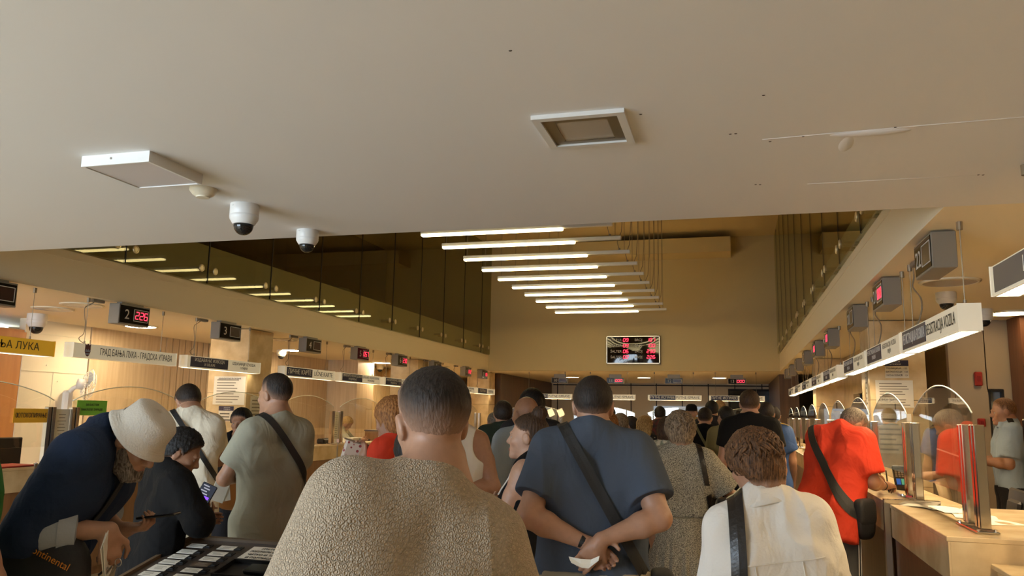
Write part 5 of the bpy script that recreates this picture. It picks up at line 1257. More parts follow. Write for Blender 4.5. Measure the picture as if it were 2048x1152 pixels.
patterned('stripe', (.6, .5, .4), (.22, .05, .05), 30, .4, .5, 'NOISE')

FPX = 1588.0
def pt(x, y, c):
    """hall coordinates of a point measured on the photo: pixel (x, y), c metres deep"""
    a, b_ = (x-1024)/FPX*c, (y-576)/FPX*c
    return np.array((.96349761*a-.02516873*b_-.26653122*c, .26717084*a+.1539527*b_+.95127194*c, 1.6+.01709089*a-.98775761*b_+.15505741*c))
def put(x, c, dx=0., dy=0.):
    p = pt(x, 830, c); return float(p[0]+dx), float(p[1]+dy)

def bag(info, label, p, size, R, m='bag_black', strap=None, name='shoulder_bag', flap=True, sw=.03, sm='strap_black', yoff=.0):
    """a bag in the wearer's frame; strap: (p0, p1[, a0, a1]) loop over the clothes"""
    r = info['root']; t = thing(name, label, 'bag', tuple(r.location), r.rotation_euler[2])
    R = np.array(R); a = MB(); a.pillow(p, size, R=R); a.build('body', MATS[m], t, True)
    if flap:
        a = MB(); a.pillow(np.array(p)+R @ np.array((size[0]*.04, 0, size[2]*.17)), (size[0]*1.06, size[1]*1.03, size[2]*.68), R=R, p=4); a.build('flap', MATS[m], t, True)
    if strap:
        a = strap_band(info, strap[0], strap[1], sw, strap[2] if len(strap) > 2 else 0, strap[3] if len(strap) > 3 else 360); a.build('strap', MATS[sm], t)
    return t
def worn_strap(info, p0, p1, w, m='strap_black', a0=0, a1=360, name='bag_strap'):
    a = strap_band(info, p0, p1, w, a0, a1); return a.build(name, MATS[m], info['root'])
def local(info, w):
    r = info['root']; return rz(-math.degrees(r.rotation_euler[2])) @ (np.array(w)-np.array(r.location))

# ================================================================ the people, nearest first
# man in the beige knit sweater
x, y = put(732, 1.72)
P1 = person('person in a beige knit sweater with short faded hair, largest figure in the foreground', x, y, 38, 1.68, 1.20, lean=5, side=17, head=(6, 2, 0), h=.0055, neck=1.9,
            top=dict(kind='long', m='knit_beige', t=.024, sl=.030, fold=.010, ff=5, hem=-.12, neck=(.112, .104, .075), loose=1.08, seed=4), bottom=dict(m='trouser_dark'), hair=dict(m='hair_dark', t=.017, fade=.10, drop=-.006, taper=True, rough=.0014),
            R=dict(ua=(.42, .06, -1), fa=(.15, .5, -1)), L=dict(ua=(.48, .02, -1), fa=(.10, .45, -1)))
a = MB(); F_ = P1['T']((0, -.0, .535))
bag(P1, 'dark bag hanging low at the left side of the beige sweater man', P1['hip']+np.array((-.30, -.12, -.02)), (.10, .24, .22), rz(10), strap=None, name='shoulder_bag')
# big man in the blue T-shirt, hands clasped behind his back
x, y = put(1186, 3.33)
P2 = person('person in a slate blue T-shirt with a diagonal black strap, hands clasped behind the back', x, y, 11, 1.765, 1.20, head=(4, 0, 0), h=.0055, belly=.5,
            top=dict(kind='tee', m='tee_blue', t=.018, sl=.024, hem=-.005, fold=.014, ff=5, sleeve=.72, seed=2, loose=1.12, neck=(.080, .078, .046)), bottom=dict(m='trouser_khaki', t=.016), hair=dict(m='hair_dark', t=.010, fade=.06, taper=True),
            R=dict(ua=(.34, -.50, -1), fa=(-.88, -.20, -.30), hd=(-.62, -.05, -.78), pn=(-.1, 1, -.1), curl=(.30, .34, .38, .42), thumb=.85),
            L=dict(ua=(.34, -.44, -1), fa=(-.88, -.10, -.36), hd=(-.80, .0, -.60), pn=(0, -1, -.1), curl=(.42, .46, .5, .54), thumb=.5))
bag(P2, 'black sling bag at the right hip of the blue T-shirt man', P2['hip']+np.array((.275, -.03, -.16)), (.10, .26, .36), np.eye(3), strap=(P2['T']((-.075, 0, .50)), P2['T']((.22, 0, -.02))), name='sling_bag', sw=.044)
a = MB(); w = P2['A']['L']; c0 = w['wr']-unit(w['wr']-w['el'])*.012; a.tube([c0-unit(w['wr']-w['el'])*.010, c0+unit(w['wr']-w['el'])*.010], .034, 16, sq=(1, .85)); a.build('wristband', MATS['strap_black'], P2['root'], 'auto')
a = MB(); a.box(P2['T']((-.235, -.115, -.10)), (.028, .006, .032), R=rz(-50)); a.build('shirt_label', MATS['cloth_grey'], P2['root'])
hR = P2['A']['R']; pc = P2['root'].matrix_basis @ Vector(tuple(hR['wr']+hR['hd']*.10+np.array((-.008, -.034, -.004))))
t = thing('folded_paper', 'crumpled white paper held in the clasped hands of the blue T-shirt man', 'paper', pc, math.radians(11))
a = MB(); V = [(-.055, -.004, .022), (-.01, -.012, .016), (.03, -.006, .014), (.062, -.016, .030), (-.045, -.020, .002), (-.005, -.026, -.014), (.02, -.022, -.016), (.058, -.026, .014), (-.052, -.010, .014), (-.008, -.016, -.002), (.028, -.012, -.002), (.06, -.02, .022)]
a.add(V, [(0, 1, 9, 8), (1, 2, 10, 9), (2, 3, 11, 10), (8, 9, 5, 4), (9, 10, 6, 5), (10, 11, 7, 6)]); o = a.build('sheet', MATS['white_paper'], t); md = o.modifiers.new('t', 'SOLIDIFY'); md.thickness = .002
# woman in the white denim jacket
x, y = put(1574, 2.66)
P3 = person('person in a white denim jacket with short curly brown hair and black shoulder strap', x, y, 4, 1.535, 1.13, fem=True, lean=12, side=-9, head=(14, 26, -4), h=.0055, neck=1.8,
            top=dict(kind='jacket', m='denim_white', t=.024, sl=.028, hem=-.10, fold=.018, ff=7, seed=9, collar=.05, cuff=.95, neck=(.07, .07, .05)), bottom=dict(m='trouser_dark'),
            hair=dict(style='curly', m='hair_curly_brown', t=.026, fade=.02, drop=.012, locks=650), R=dict(ua=(.30, .10, -1), fa=(-.1, .7, -.6)), L=dict(ua=(.22, .12, -1), fa=(.0, .8, -.5)))
worn_strap(P3, P3['T']((-.125, 0, .47)), P3['T']((-.19, 0, .02)), .05, 'leather_black', 0, 360, 'shoulder_strap')
a = MB()
T3 = P3['T']
def on_cloth(info, p, d=(0, -1, 0), off=.002):
    h_ = info['bvh'].ray_cast(Vector(np.array(p)+np.array(d, float)*1.0), Vector(-np.array(d, float))); return np.array(h_[0])+np.array(d)*off if h_[0] is not None else None
for pts in ([(-.17+.34*i/20, 0, .355) for i in range(21)], [(-.085+.0*i, 0, .35-.4*i/20) for i in range(21)], [(.085, 0, .35-.4*i/20) for i in range(21)]):
    q = [on_cloth(P3, T3(p)) for p in pts]; q = [v for v in q if v is not None]
    if len(q) > 3: a.tube(q, .0022, 5)
a.build('seams', MATS['denim_white'], P3['root'])
a = MB(); V = []; n = 40
for i in range(n+1):
    an = math.radians(-150+300*i/n); e = np.array((math.sin(an), -math.cos(an), 0)); wv = .004*math.sin(an*3)
    for r, z in ((.064, .052), (.070, .060), (.078, .052), (.112+.012*abs(math.sin(an)), .004+wv), (.108, .000+wv), (.072, .040)): V.append(T3(e*r*np.array((1, .95, 1))+np.array((0, -.018, .535+z))))
a.add(V, [(i*6+j, i*6+(j+1) % 6, (i+1)*6+(j+1) % 6, (i+1)*6+j) for i in range(n) for j in range(6)]); a.build('collar', MATS['denim_white'], P3['root'], True)
bag(P3, 'black leather handbag hanging at the left side of the white denim jacket woman', P3['hip']+np.array((-.30, .02, -.02)), (.12, .30, .24), np.eye(3), 'leather_black', name='handbag')
# bucket hat man
x, y = put(94, 3.05, 0, 0)
hr, hl = pt(190, 1060, 2.88), pt(262, 1080, 3.12)
P6 = person('person in a denim shirt and pale bucket hat bent over at left with phone', x, y, -72, 1.79, 1.12, lean=27, head=(42, -6, 4), skin='skin', h=.0055, neck=1.2, ndir=(0, .7, -.6), trap=.8,
            top=dict(kind='shirt', m='denim_blue', t=.022, sl=.032, hem=-.10, fold=.02, ff=6, seed=3, cuff=.10, collar=.045), bottom=dict(m='cloth_black', t=.02), hair=dict(m='hair_greying', t=.008, fade=.03), beard=dict(len=.014, t=.010, m='beard_grey'),
            R=dict(elw=pt(78, 1035, 2.82), wrw=hr, hdw=(.12, .02, -1), pnw=(-.8, .5, 0), curl=(.55, .6, .65, .7), thumb=.6), L=dict(elw=pt(150, 1030, 3.3), wrw=hl, hdw=(.95, .25, .12), pnw=(-.1, .1, 1), curl=(.55, .6, .62, .6), thumb=.75))
HPb, HRb = P6['HP'], P6['HR']; hs_ = P6['hs']
a = MB(); tilt = HRb @ rx(-4); n = 40; prof = [(.0, .104), (.045, .102), (.070, .096), (.081, .082), (.088, .02), (.090, .012), (.099, -.006), (.110, -.024), (.119, -.036)]
def hatv(r, h, j): an = 2*PI*j/n; wv = .005*math.sin(an*3+1)*(r > .10); return HPb((0, -.006, .044))+tilt @ np.array((r*.98*math.sin(an), r*1.13*math.cos(an), h*.9+wv))*hs_
V = [hatv(r, h, j) for r, h in prof for j in range(n)]; a.add(V, [(i*n+j, i*n+(j+1) % n, (i+1)*n+(j+1) % n, (i+1)*n+j) for i in range(len(prof)-1) for j in range(n)])
o = a.build('bucket_hat', [MATS['hat_canvas'], MATS['hat_lining']], P6['root'], True); md = o.modifiers.new('t', 'SOLIDIFY'); md.thickness = .004; md.offset = 1; md.material_offset = 1
a = MB()
for r, h in ((.101, -.010), (.106, -.018), (.111, -.026), (.116, -.032)): a.tube([hatv(r, h+.005, j) for j in range(n+1)], .0012, 4)
a.build('brim_stitching', MATS['hat_canvas'], o)
for sd in 'RL':
    w = P6['A'][sd]; d = unit(w['wr']-w['el']); a = MB(); a.tube([w['el']+d*.02, w['el']+d*.05, w['el']+d*.09, w['el']+d*.145], [.080, .088, .085, .074], 24); a.tube([w['el']+d*.095, w['el']+d*.150], [.090, .079], 24); a.build('rolled_cuff', MATS['cuff_grey'], P6['root'], 'auto')
lp = local(P6, pt(48, 1165, 2.80)); Rb = rz(72+14) @ rz(90) @ ry(24)
t = bag(P6, 'large black shoulder bag with orange lettering at the hip of the bucket hat man', lp, (.15, .44, .36), rz(0), strap=(P6['T']((-.07, 0, .50)), P6['T']((.18, 0, .0))), name='shoulder_bag', flap=False, sw=.045)
text('lettering', 'Continental', lp+np.array((.0755, .11, .10)), rz(0) @ np.array((0, .90, -.43)), np.array((0, .43, .90)), .026, MATS['orange_print'], t, .2)
wl = P6['root'].matrix_basis
hL = P6['A']['L']; pc = wl @ Vector(tuple(hL['wr']+hL['hd']*.155+hL['pn']*.040)); hdw = rz(-72) @ hL['hd']; 
t = thing('mobile_phone', 'dark phone with glossy edge held out by the bucket hat man', 'phone', pc); F_ = frame(hdw, (0, 0, 1)); RF = np.array([F_[:, 0], F_[:, 2], F_[:, 1]]).T
a = MB(); a.box((0, 0, 0), (.072, .155, .009), R=RF, bev=.004); a.build('case', MATS['black'], t); a = MB(); a.box(F_[:, 1]*.005, (.066, .146, .001), R=RF); a.build('screen', mat('phone_glass', (.01, .012, .014), .04), t)
hR = P6['A']['R']; pc = wl @ Vector(tuple(hR['wr']+hR['hd']*.12+hR['pn']*.035))
t = thing('folded_paper', 'folded white papers in the near hand of the bucket hat man', 'paper', pc, math.radians(-60)); a = MB(); a.box((.02, 0, .02), (.10, .003, .20), R=ry(38)); a.box((.03, .006, .03), (.09, .003, .19), R=ry(30)); a.build('sheets', MATS['white_paper'], t)
t = thing('key_bunch', 'small bunch of keys below the hand of the bucket hat man', 'keys', wl @ Vector(tuple(hR['wr']+hR['hd']*.115-hR['th']*0+hR['pn']*.0+np.array((-.0, .03, -.0))))); a = MB()
for k in range(3): a.box((-.02-.012*k, -.01*k, -.03), (.008, .003, .05), R=ry(30+12*k))
a.build('key', MATS['steel'], t); a = MB(); a.tube([(.014*math.cos(q*.6), 0, .014*math.sin(q*.6)) for q in range(12)], .0016, 6); a.build('ring', MATS['steel'], t)
# dark haired child in red hidden behind the beige man
x, y = put(838, 2.85)
P13 = person('person with dark hair in a red top, mostly hidden behind the beige sweater man', x, y, 24, 1.56, 1.0, fem=True, head=(6, 10, 0), h=.008, top=dict(m='tee_red', t=.016, hem=-.12), hair=dict(m='hair_black', t=.016, fade=.02))
# teenager in black with a phone
x, y = put(324, 4.0)
ph = pt(406, 996, 3.93)
P7 = person('person in a black long sleeved top looking down at a lit phone', x, y, -30, 1.50, 1.02, lean=9, head=(26, -32, 0), h=.006, skin='skin_tan',
            top=dict(kind='long', m='cloth_black', t=.02, sl=.026, hem=-.14, fold=.008, ff=6), hair=dict(m='hair_black', t=.020, fade=.03, rough=.0045), R=dict(elw=pt(408, 1060, 3.75), wrw=pt(402, 1040, 3.98), hdw=(.05, .1, 1), pnw=(.3, -.9, .1), curl=(.5, .55, .55, .55), thumb=.7), L=dict(ua=(.2, .1, -1), fa=(-.3, 1, .1)))
t = thing('mobile_phone', 'lit phone with purple screen in the hand of the person in black', 'phone', tuple(ph)); F_ = frame((.30, .12, .95), (.35, -.93, 0)); RF = np.array([F_[:, 0], F_[:, 2], F_[:, 1]]).T
Rp = np.array([unit((.80, .42, -.42)), unit(np.cross((.28, -.86, .42), (.80, .42, -.42))), unit((.28, -.86, .42))]).T; Rp[:, 1] = np.cross(Rp[:, 2], Rp[:, 0])
a = MB(); a.box((0, 0, 0), (.075, .155, .009), R=Rp, bev=.004); a.build('case', MATS['black'], t); a = MB(); a.box(Rp[:, 2]*.005, (.069, .147, .001), R=Rp); a.build('screen', emat('phone_dark', (.05, .055, .075), .6), t)
a = MB(); a.box(Rp[:, 2]*.0058+Rp[:, 1]*-.026, (.056, .030, .0008), R=Rp); a.box(Rp[:, 2]*.0058+Rp[:, 1]*.004+Rp[:, 0]*.014, (.026, .014, .0008), R=Rp); a.build('purple_tile', emat('phone_purple', (.18, .06, .85), 1.6), t)
a = MB()
for i in range(4): a.box(Rp[:, 2]*.0058+Rp[:, 1]*(.062-.014*i)+Rp[:, 0]*(-.012+.008*(i % 2)), (.03, .006, .0008), R=Rp)
a.build('screen_text', emat('phone_text', (.6, .6, .7), .5), t)
# man in sage T-shirt, arms folded
x, y = put(552, 4.72)
P9 = person('person in a sage green T-shirt with arms folded and a black crossbody strap, looking left', x, y, 62, 1.775, .98, head=(3, 16, 0), h=.006, neck=1.75, belly=.3,
            top=dict(m='tee_sage', t=.018, sl=.024, hem=-.17, fold=.013, ff=5, sleeve=.70, seed=6, loose=1.08), bottom=dict(m='trouser_dark'), hair=dict(m='hair_dark', t=.012, fade=.075, taper=True),
            R=dict(ua=(.30, .45, -1), fa=(-.95, .35, .12), pn=(0, -1, 0), curl=.4), L=dict(ua=(.36, .40, -1), fa=(-.92, .42, .16), pn=(0, -1, 0), curl=.4))
worn_strap(P9, P9['T']((-.05, 0, .51)), P9['T']((.27, 0, .10)), .04, 'strap_black')
pc = P9['root'].matrix_basis @ Vector((-.20, .22, 1.14)); t = thing('folded_paper', 'white slip of paper tucked under the folded arms of the sage T-shirt man', 'paper', pc, math.radians(60)); a = MB(); a.box((0, 0, 0), (.09, .003, .17), R=ry(20)); a.box((.02, .005, -.01), (.07, .003, .15), R=ry(-8)); a.build('sheet', MATS['white_paper'], t)
# smiling woman with a bun, arms folded
x, y = put(1060, 4.02)
P19 = person('smiling person in a black sleeveless top with a hair bun, arms folded', x, y, 84, 1.60, 1.0, fem=True, head=(-2, 8, 0), h=.0055, skin='skin_fair',
             top=dict(kind='tank', m='cloth_black', t=.008, hem=-.10, fold=.004), bottom=dict(m='cloth_black', t=.01), hair=dict(style='bun', m='hair_brown', t=.011, fade=.02, drop=.0, bun=(0, -.062, .138), line=((-.14, -.07), (-.06, -.05), (-.035, -.02), (-.02, .03), (.0, .03), (.03, .035), (.06, .056), (.085, .074), (.12, .085))),
             R=dict(ua=(.28, .42, -1), fa=(-.9, .45, .06), pn=(0, -1, 0), curl=.35), L=dict(ua=(.24, .40, -1), fa=(-.86, .50, .20), pn=(0, -1, 0), curl=.35))
for g in (-1, 1):
    q = [v for v in (on_cloth(P19, P19['T']((g*.100, 0, .47-.006*i)), (0, 1, 0), .003) for i in range(20)) if v is not None]
    if len(q) > 3: a = MB(); a.tube(q, .004, 6); a.build('white_piping', MATS['trim_white'], P19['root'])
# ginger haired woman with the patterned purse
x, y = put(792, 4.45); pw = pt(722, 906, 4.32)
P12 = person('person with straight ginger hair in a red top holding up a patterned purse', x, y, 76, 1.68, .95, fem=True, head=(12, 4, 0), h=.0075, top=dict(m='tee_red', hem=-.12), hair=dict(style='bob', m='hair_ginger', t=.018, fade=.01, drop=.03),
             L=dict(elw=pt(742, 930, 4.45), wrw=pt(730, 922, 4.32), hdw=(-.2, .1, 1), pnw=(-.6, -.8, 0), curl=.55, thumb=.6), R=dict(ua=(.25, .35, -1), fa=(-.5, 1, .2)))
t = thing('purse', 'small red and cream patterned purse held up left of the foreground man', 'purse', tuple(pw), .6); a = MB(); a.box((0, 0, 0), (.20, .03, .11), R=ry(16), bev=.012); a.build('body', MATS['purse_print'], t, 'auto'); a = MB(); a.box((0, 0, .052), (.19, .034, .008), R=ry(16)); a.build('zip', MATS['steel'], t)
# tank top man, fist behind his back
x, y = put(906, 4.9)
P14 = person('person in a white sleeveless vest with one bare arm bent behind the back', x, y, 16, 1.74, 1.12, h=.0065, skin='skin_tan', top=dict(kind='tank', m='tank_white', t=.012, hem=-.14, fold=.008), bottom=dict(m='trouser_khaki'), hair=dict(m='hair_dark'),
             R=dict(ua=(.34, -.10, -1), fa=(-.92, -.36, -.10), hd=(-.9, -.2, .1), pn=(0, -1, .2), curl=.85), L=dict(ua=(.2, .1, -1), fa=(.0, .8, -.4)))
# dress woman
x, y = put(1360, 4.86)
P4 = person('person in a long grey speckled dress with short curly hair, seen from behind', x, y, 5, 1.625, 1.14, fem=True, head=(6, 2, 0), h=.0065, skin='skin_tan',
            top=dict(kind='dress', m='dress_print', t=.014, sl=.024, hem=.13, sleeve=.80, fold=.006, flare=.016, neck=(.088, .082, .05)), bottom=dict(kind='skirt', m='dress_print', w=.335, z=.12), hair=dict(style='curly', m='hair_greybrown', t=.024, fade=.02, drop=.012, locks=260),
            R=dict(ua=(.62, .22, -.8), fa=(.30, .85, -.15)), L=dict(ua=(.16, .28, -1), fa=(-.1, 1, .1)))
bag(P4, 'black leather shoulder bag on the right shoulder of the grey dress woman', P4['hip']+np.array((.255, -.03, .06)), (.12, .30, .34), rz(0), 'leather_black', strap=(P4['T']((.135, 0, .47)), P4['T']((.20, 0, .12)), -70, 250), name='shoulder_bag', sw=.03, sm='leather_black')
# bald man with backpack
x, y = put(1054, 5.4)
P15 = person('bald person in a light blue shirt behind the smiling woman', x, y, 42, 1.72, 1.15, head=(4, 10, 0), h=.007, skin='skin_tan', top=dict(kind='shirt', m='shirt_lightblue', t=.02, sl=.024, hem=-.1, cuff=.1), hair=dict(style='bald'))
bag(P15, 'dark backpack on the back of the bald man', P15['T']((0, -.21, .22)), (.30, .16, .42), np.eye(3), strap=(P15['T']((.12, 0, .49)), P15['T']((.14, 0, .12))), name='backpack', flap=False, sw=.05)
# red T-shirt man writing at the right counter
x, y = put(1650, 5.72)
P5 = person('person in a bright red T-shirt leaning on the right counter to write', x, y, -42, 1.80, 1.15, lean=20, head=(40, -22, 0), h=.006, skin='skin_tan', belly=.4, ndir=(0, .9, -.1), trap=.45,
            top=dict(m='tee_red', t=.022, sl=.030, hem=-.22, fold=.02, ff=4.5, sleeve=.80, seed=8, st=(1, 1, .45), loose=1.1), bottom=dict(m='trouser_grey'), hair=dict(m='hair_greying', t=.010, fade=.06, taper=True),
            R=dict(elw=pt(1752, 990, 5.50), wrw=pt(1785, 978, 5.86), hdw=(.62, .7, .05), pnw=(-.3, .2, -1), curl=(.6, .6, .65, .7), thumb=.6), L=dict(ua=(.1, .6, -.8), fa=(-.5, .9, -.1), pn=(0, 0, -1)))
bag(P5, 'black bag at the right hip of the red T-shirt man', P5['hip']+np.array((.25, .04, -.06)), (.08, .20, .27), rz(5), strap=(P5['T']((-.13, 0, .48)), P5['T']((.24, 0, .0))), name='shoulder_bag', sw=.05)
w = P5['A']['R']; a = MB(); pw = P5['root'].matrix_basis @ Vector(tuple(w['wr']+w['hd']*.10+w['th']*.03)); a.cyl((0, 0, -.06), (-.01, -.005, .09), .0045, 8); o = a.build('pen', MATS['black']); o.location = pw; tag(o, 'dark pen in the writing hand of the red T-shirt man', 'pen')
a = MB(); d = unit(w['wr']-w['el']); a.tube([w['wr']-d*.03, w['wr']-d*.018], .034, 14); a.build('bracelet', MATS['strap_black'], P5['root'])
a = MB()
for sd in 'RL':
    hj, kn, an = P5['LG'][sd]; g = 1 if sd == 'R' else -1
    for k in (-.012, .012): a.tube([hj+np.array((g*.145, k, -.05)), kn+np.array((g*.095, k, 0)), an+np.array((g*.078, k, .04))], .004, 6)
a.build('side_stripes', MATS['trim_white'], P5['root'])
# cream T-shirt man at the left
x, y = put(380, 5.75)
P8 = person('person in a cream T-shirt with black strap and bent head at left', x, y, 38, 1.80, 1.05, lean=9, head=(34, 22, 0), h=.0075, top=dict(m='tee_cream', t=.018, hem=-.14, fold=.008), bottom=dict(m='trouser_khaki'), hair=dict(m='hair_dark', t=.013, fade=.05), L=dict(ua=(.2, .5, -.9), fa=(-.2, 1, .1)), R=dict(ua=(.2, .4, -.9), fa=(-.3, 1, .1)))
worn_strap(P8, P8['T']((-.06, 0, .50)), P8['T']((.24, 0, .06)), .035)
# woman facing the camera beside the sage man
x, y = put(484, 6.75)
P10 = person('person facing the camera in a black top with dark tied hair', x, y, 196, 1.60, 1.05, fem=True, head=(4, -4, 0), h=.007, skin='skin_tan', top=dict(m='cloth_black', hem=-.08, scoop=True), hair=dict(style='tail', m='hair_black', t=.020, fade=.012, drop=.0), R=dict(elw=pt(440, 896, 6.8), wrw=pt(412, 910, 7.0), curl=.3, pnw=(0, 0, -1)), L=dict(ua=(.2, .1, -1), fa=(.0, .6, -.8)))
bag(P10, 'tan leather bag hanging below the folded arms of the sage T-shirt man', local(P10, pt(466, 985, 6.0)), (.26, .10, .26), rz(-12), 'leather_tan', strap=(P10['T']((-.10, 0, .49)), P10['T']((.16, 0, .05))), name='shoulder_bag', sm='leather_tan', sw=.025)
# policeman
x, y = put(2012, 7.5)
PC = person('police officer in a light blue uniform shirt behind the right counter, facing left with papers', x, y, 84, 1.83, 1.08, head=(6, 4, 0), h=.007, skin='skin_tan', top=dict(kind='tee', m='shirt_police', t=.016, sl=.022, hem=-.02, sleeve=.78, collar=.04, fold=.006, name='shirt'), bottom=dict(m='trouser_dark'), hair=dict(m='hair_sandy', t=.008, fade=.05, taper=True),
            L=dict(ua=(.08, .18, -1), fa=(-.1, 1, .16), curl=.5, pn=(-1, 0, .2)), R=dict(ua=(.08, .22, -1), fa=(-.1, 1, .12), curl=.5, pn=(-1, 0, .2)))
for g in (1, -1): a = MB(); a.box(on_cloth(PC, PC['T']((g*.125, -.01, .48)), (0, 0, 1), .003), (.10, .05, .014), R=ry(g*24), bev=.004); a.build('epaulette', MATS['cloth_black'], PC['root'])
a = MB(); w = PC['A']['L']; d = unit(w['wr']-w['el']); a.tube([w['wr']-d*.02, w['wr']+d*.006], .036, 14); a.box(w['wr']-d*.008+np.array((-.034, 0, 0)), (.012, .036, .036), bev=.004); a.build('wristwatch', MATS['black'], PC['root'], 'auto')
w = PC['A']; pc = PC['root'].matrix_basis @ Vector(tuple((w['L']['wr']+w['R']['wr'])/2+np.array((0, .17, .035)))); t = thing('papers', 'white papers in the hands of the police officer', 'paper', pc, math.radians(84)); a = MB(); a.box((0, 0, 0), (.22, .26, .012), R=rx(20)); a.build('sheets', MATS['white_paper'], t)
# person cut by the left edge
x, y = put(-104, 2.62)
PE = person('person at the left picture edge, only a bare forearm and green sleeve showing', x, y, -8, 1.68, 1.2, h=.008, top=dict(m='cloth_green', sleeve=.30), R=dict(ua=(.34, .06, -1), fa=(.02, .35, -1)), hair=dict(m='hair_dark'))
# clerk bent over behind the left counter
p = pt(703, 846, 12.6)
PK = person('blonde clerk bent over papers behind the left counter', -7.55, 14.25, -78, 1.66, 1.0, fem=True, sit=True, lean=22, head=(38, 6, 0), h=.009, top=dict(kind='long', m='tee_sage'), hair=dict(style='bob', m='hair_blonde', t=.018, fade=.01, drop=.0), L=dict(ua=(.15, .7, -.7), fa=(-.3, 1, .1)), R=dict(ua=(.15, .7, -.7), fa=(-.3, 1, .1)))
PK['root'].location.z = .25

# ---------------------------------------------------------------- the crowd further down the hall
def crowd(label, px, top, c, yaw, fem=False, b=1., m='cloth_dark', kind='tee', hair=None, headp=(2, 0, 0), **k):
    x, y = put(px, c); H = float(pt(px, top, c)[2])-.008
    return person(label, x, y, yaw, H, b, fem=fem, head=headp, h=.0095 if c < 9 else .0115, top={"kind": kind, "m": m, "hem": -.12, **k.pop("topx", {})}, hair=hair, **k)
crowd('person with thick black hair standing right behind the bald man', 1064, 777, 6.3, 20, b=1.1, hair=dict(m='hair_black', t=.030, fade=.02, drop=.01))
crowd('person in a dark green jacket left of the bald man', 1006, 799, 7.3, 25, b=1.05, m='jacket_green', kind='jacket', hair=dict(m='hair_dark', t=.014), topx=dict(collar=.05, sl=.026))
crowd('grey balding person far behind the tank top man', 988, 823, 9.6, 30, m='cloth_grey', hair=dict(m='hair_greying', t=.008))
crowd('person with dark cropped hair at the far counter above the ginger head', 1221, 813, 13.6, 0, hair=dict(m='hair_dark', t=.012))
C2 = crowd('person with smooth ginger hair just right of the blue T-shirt shoulder', 1217, 824, 7.7, 4, True, m='cloth_dark', hair=dict(style='bob', m='hair_ginger', t=.020, fade=.01, drop=.04))
crowd('person with brown bob just right of the smooth ginger head', 1241, 826, 9.8, -8, True, m='cloth_black', hair=dict(style='bob', m='hair_greybrown', t=.016, fade=.01, drop=.03))
crowd('person in a cream top with dark ponytail facing left in the crowd', 1262, 831, 10.6, 78, True, m='cloth_cream', hair=dict(style='tail', m='hair_dark', t=.016, fade=.01))
crowd('person with long wavy blonde hair in a black polka dot dress', 1289, 832, 9.4, -6, True, b=1.1, m='polka', kind='dress', bottom=dict(kind='skirt', m='polka', w=.30, z=.4), hair=dict(style='wavy', m='hair_blonde', t=.020, fade=.01, drop=.04, locks=200))
crowd('person in a dark red checked shirt at the far counter', 1320, 811, 12.4, 4, b=1.1, m='plaid', kind='tee', hair=dict(m='hair_dark', t=.014), R=dict(ua=(.3, .5, -.8), fa=(-.2, 1, .2)), L=dict(ua=(.3, .5, -.8), fa=(-.2, 1, .2)))
x, y = put(1336, 6.9); CFl = person('person in a pale floral blouse just beyond the grey dress woman', x, y, 14, 1.585, 1.12, fem=True, head=(6, -6, 0), h=.0095, top=dict(kind='tee', m='floral', sleeve=.9, flare=.02, sl=.026), hair=dict(style='bob', m='hair_brown', t=.014, fade=.01, drop=.02), L=dict(ua=(.2, .1, -1), fa=(.1, .6, -.6)))
C8 = crowd('bearded person in a dark cap facing the camera far down the hall', 1383, 806, 11.4, 172, m='cloth_dark', hair=dict(m='hair_black', t=.010), beard=dict(len=.01, t=.006, m='hair_black'), headp=(0, 14, 0))
a = MB(); HQ = C8['HP']; n = 20; prof = [(.0, .134), (.05, .128), (.08, .105), (.091, .06), (.092, .035)]
V = [HQ((r*.92*math.sin(2*PI*j/n), -.014+r*1.1*math.cos(2*PI*j/n), h)) for r, h in prof for j in range(n)]; a.add(V, [(i*n+j, i*n+(j+1) % n, (i+1)*n+(j+1) % n, (i+1)*n+j) for i in range(len(prof)-1) for j in range(n)])
a.prism([(-.07, 0), (.07, 0), (.055, .06), (0, .075), (-.055, .06)], HQ((0, .075, .040)), C8['HR'][:, 0], unit(C8['HR'][:, 1]-.15*C8['HR'][:, 2]), .006); a.build('cap', MATS['cloth_black'], C8['root'], True)
crowd('fair haired person in a pink top glimpsed beside the grey curly head', 1395, 834, 11.0, 168, True, m='cloth_pink', hair=dict(style='bob', m='hair_blonde', t=.016, fade=.01))
C11 = crowd('person in a dark jacket with short dark hair behind the black shirted one', 1424, 799, 10.7, -4, b=1.05, m='cloth_dark', kind='jacket', hair=dict(m='hair_black', t=.014), topx=dict(collar=.04))
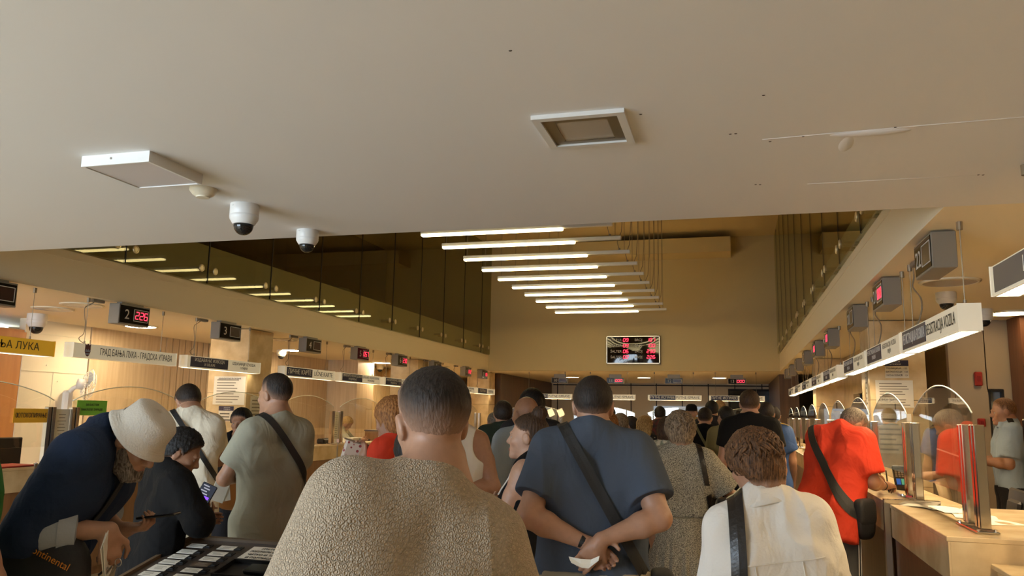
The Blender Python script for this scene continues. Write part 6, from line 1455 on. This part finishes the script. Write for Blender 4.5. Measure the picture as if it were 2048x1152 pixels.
C10 = crowd('person in a black shirt with pale collar and diagonal bag strap, centre right crowd', 1410, 813, 9.3, -6, b=1.1, m='cloth_black', kind='tee', hair=dict(m='hair_dark', t=.012, fade=.06, taper=True), topx=dict(hem=-.2))
a = MB(); nb_ = C10['T']((0, -.01, .53)); a.tube([nb_+np.array((.075*math.cos(q*.314), .075*math.sin(q*.314), .01+.01*math.sin(q*.314))) for q in range(21)], .012, 6); a.build('collar', MATS['trim_white'], C10['root'], True)
worn_strap(C10, C10['T']((-.06, 0, .50)), C10['T']((.22, 0, -.02)), .03, 'cloth_olive')
crowd('tall blond person partly hidden behind the dark jacket', 1440, 799, 12.4, 6, m='cloth_cream', hair=dict(m='hair_blond_short', t=.016))
C13 = crowd('person in an olive shirt with white collar looking left', 1453, 811, 8.9, 28, b=1.05, m='cloth_olive', hair=dict(m='hair_black', t=.014, fade=.04), headp=(4, 12, 0), topx=dict(hem=-.2))
a = MB(); nb_ = C13['T']((0, -.01, .53)); a.tube([nb_+np.array((.075*math.cos(q*.314), .075*math.sin(q*.314), .01+.01*math.sin(q*.314))) for q in range(21)], .012, 6); a.build('collar', MATS['trim_white'], C13['root'], True)
crowd('tall person in a black T-shirt directly behind the curly brown head', 1500, 776, 7.1, 0, b=1.15, m='cloth_black', hair=dict(m='hair_brown', t=.014, fade=.06, taper=True))
C15 = crowd('person in a blue football jersey with yellow shoulders beside the right counter', 1532, 801, 8.1, -4, b=1.15, m='jersey_blue', hair=dict(m='hair_dark', t=.010, fade=.06), topx=dict(hem=-.22, sl=.03), R=dict(ua=(.22, .1, -1), fa=(.0, .5, -.9)))
a = MB(); s_ = C15['A']['R']
for d_ in (-.03, .03):
    q = [v for v in (on_cloth(C15, C15['T']((.06+.012*i, d_, .5)), (0, -.25, 1), .003) for i in range(14)) if v is not None]
    if len(q) > 3: ribbon(a, q, (0, 1, 0), .05, .004)
if a.v: a.build('yellow_stripe', MATS['jersey_yellow'], C15['root'])
crowd('person in a grey-blue shirt beyond the football jersey', 1547, 811, 10.2, -8, m='shirt_police', hair=dict(m='hair_dark'))
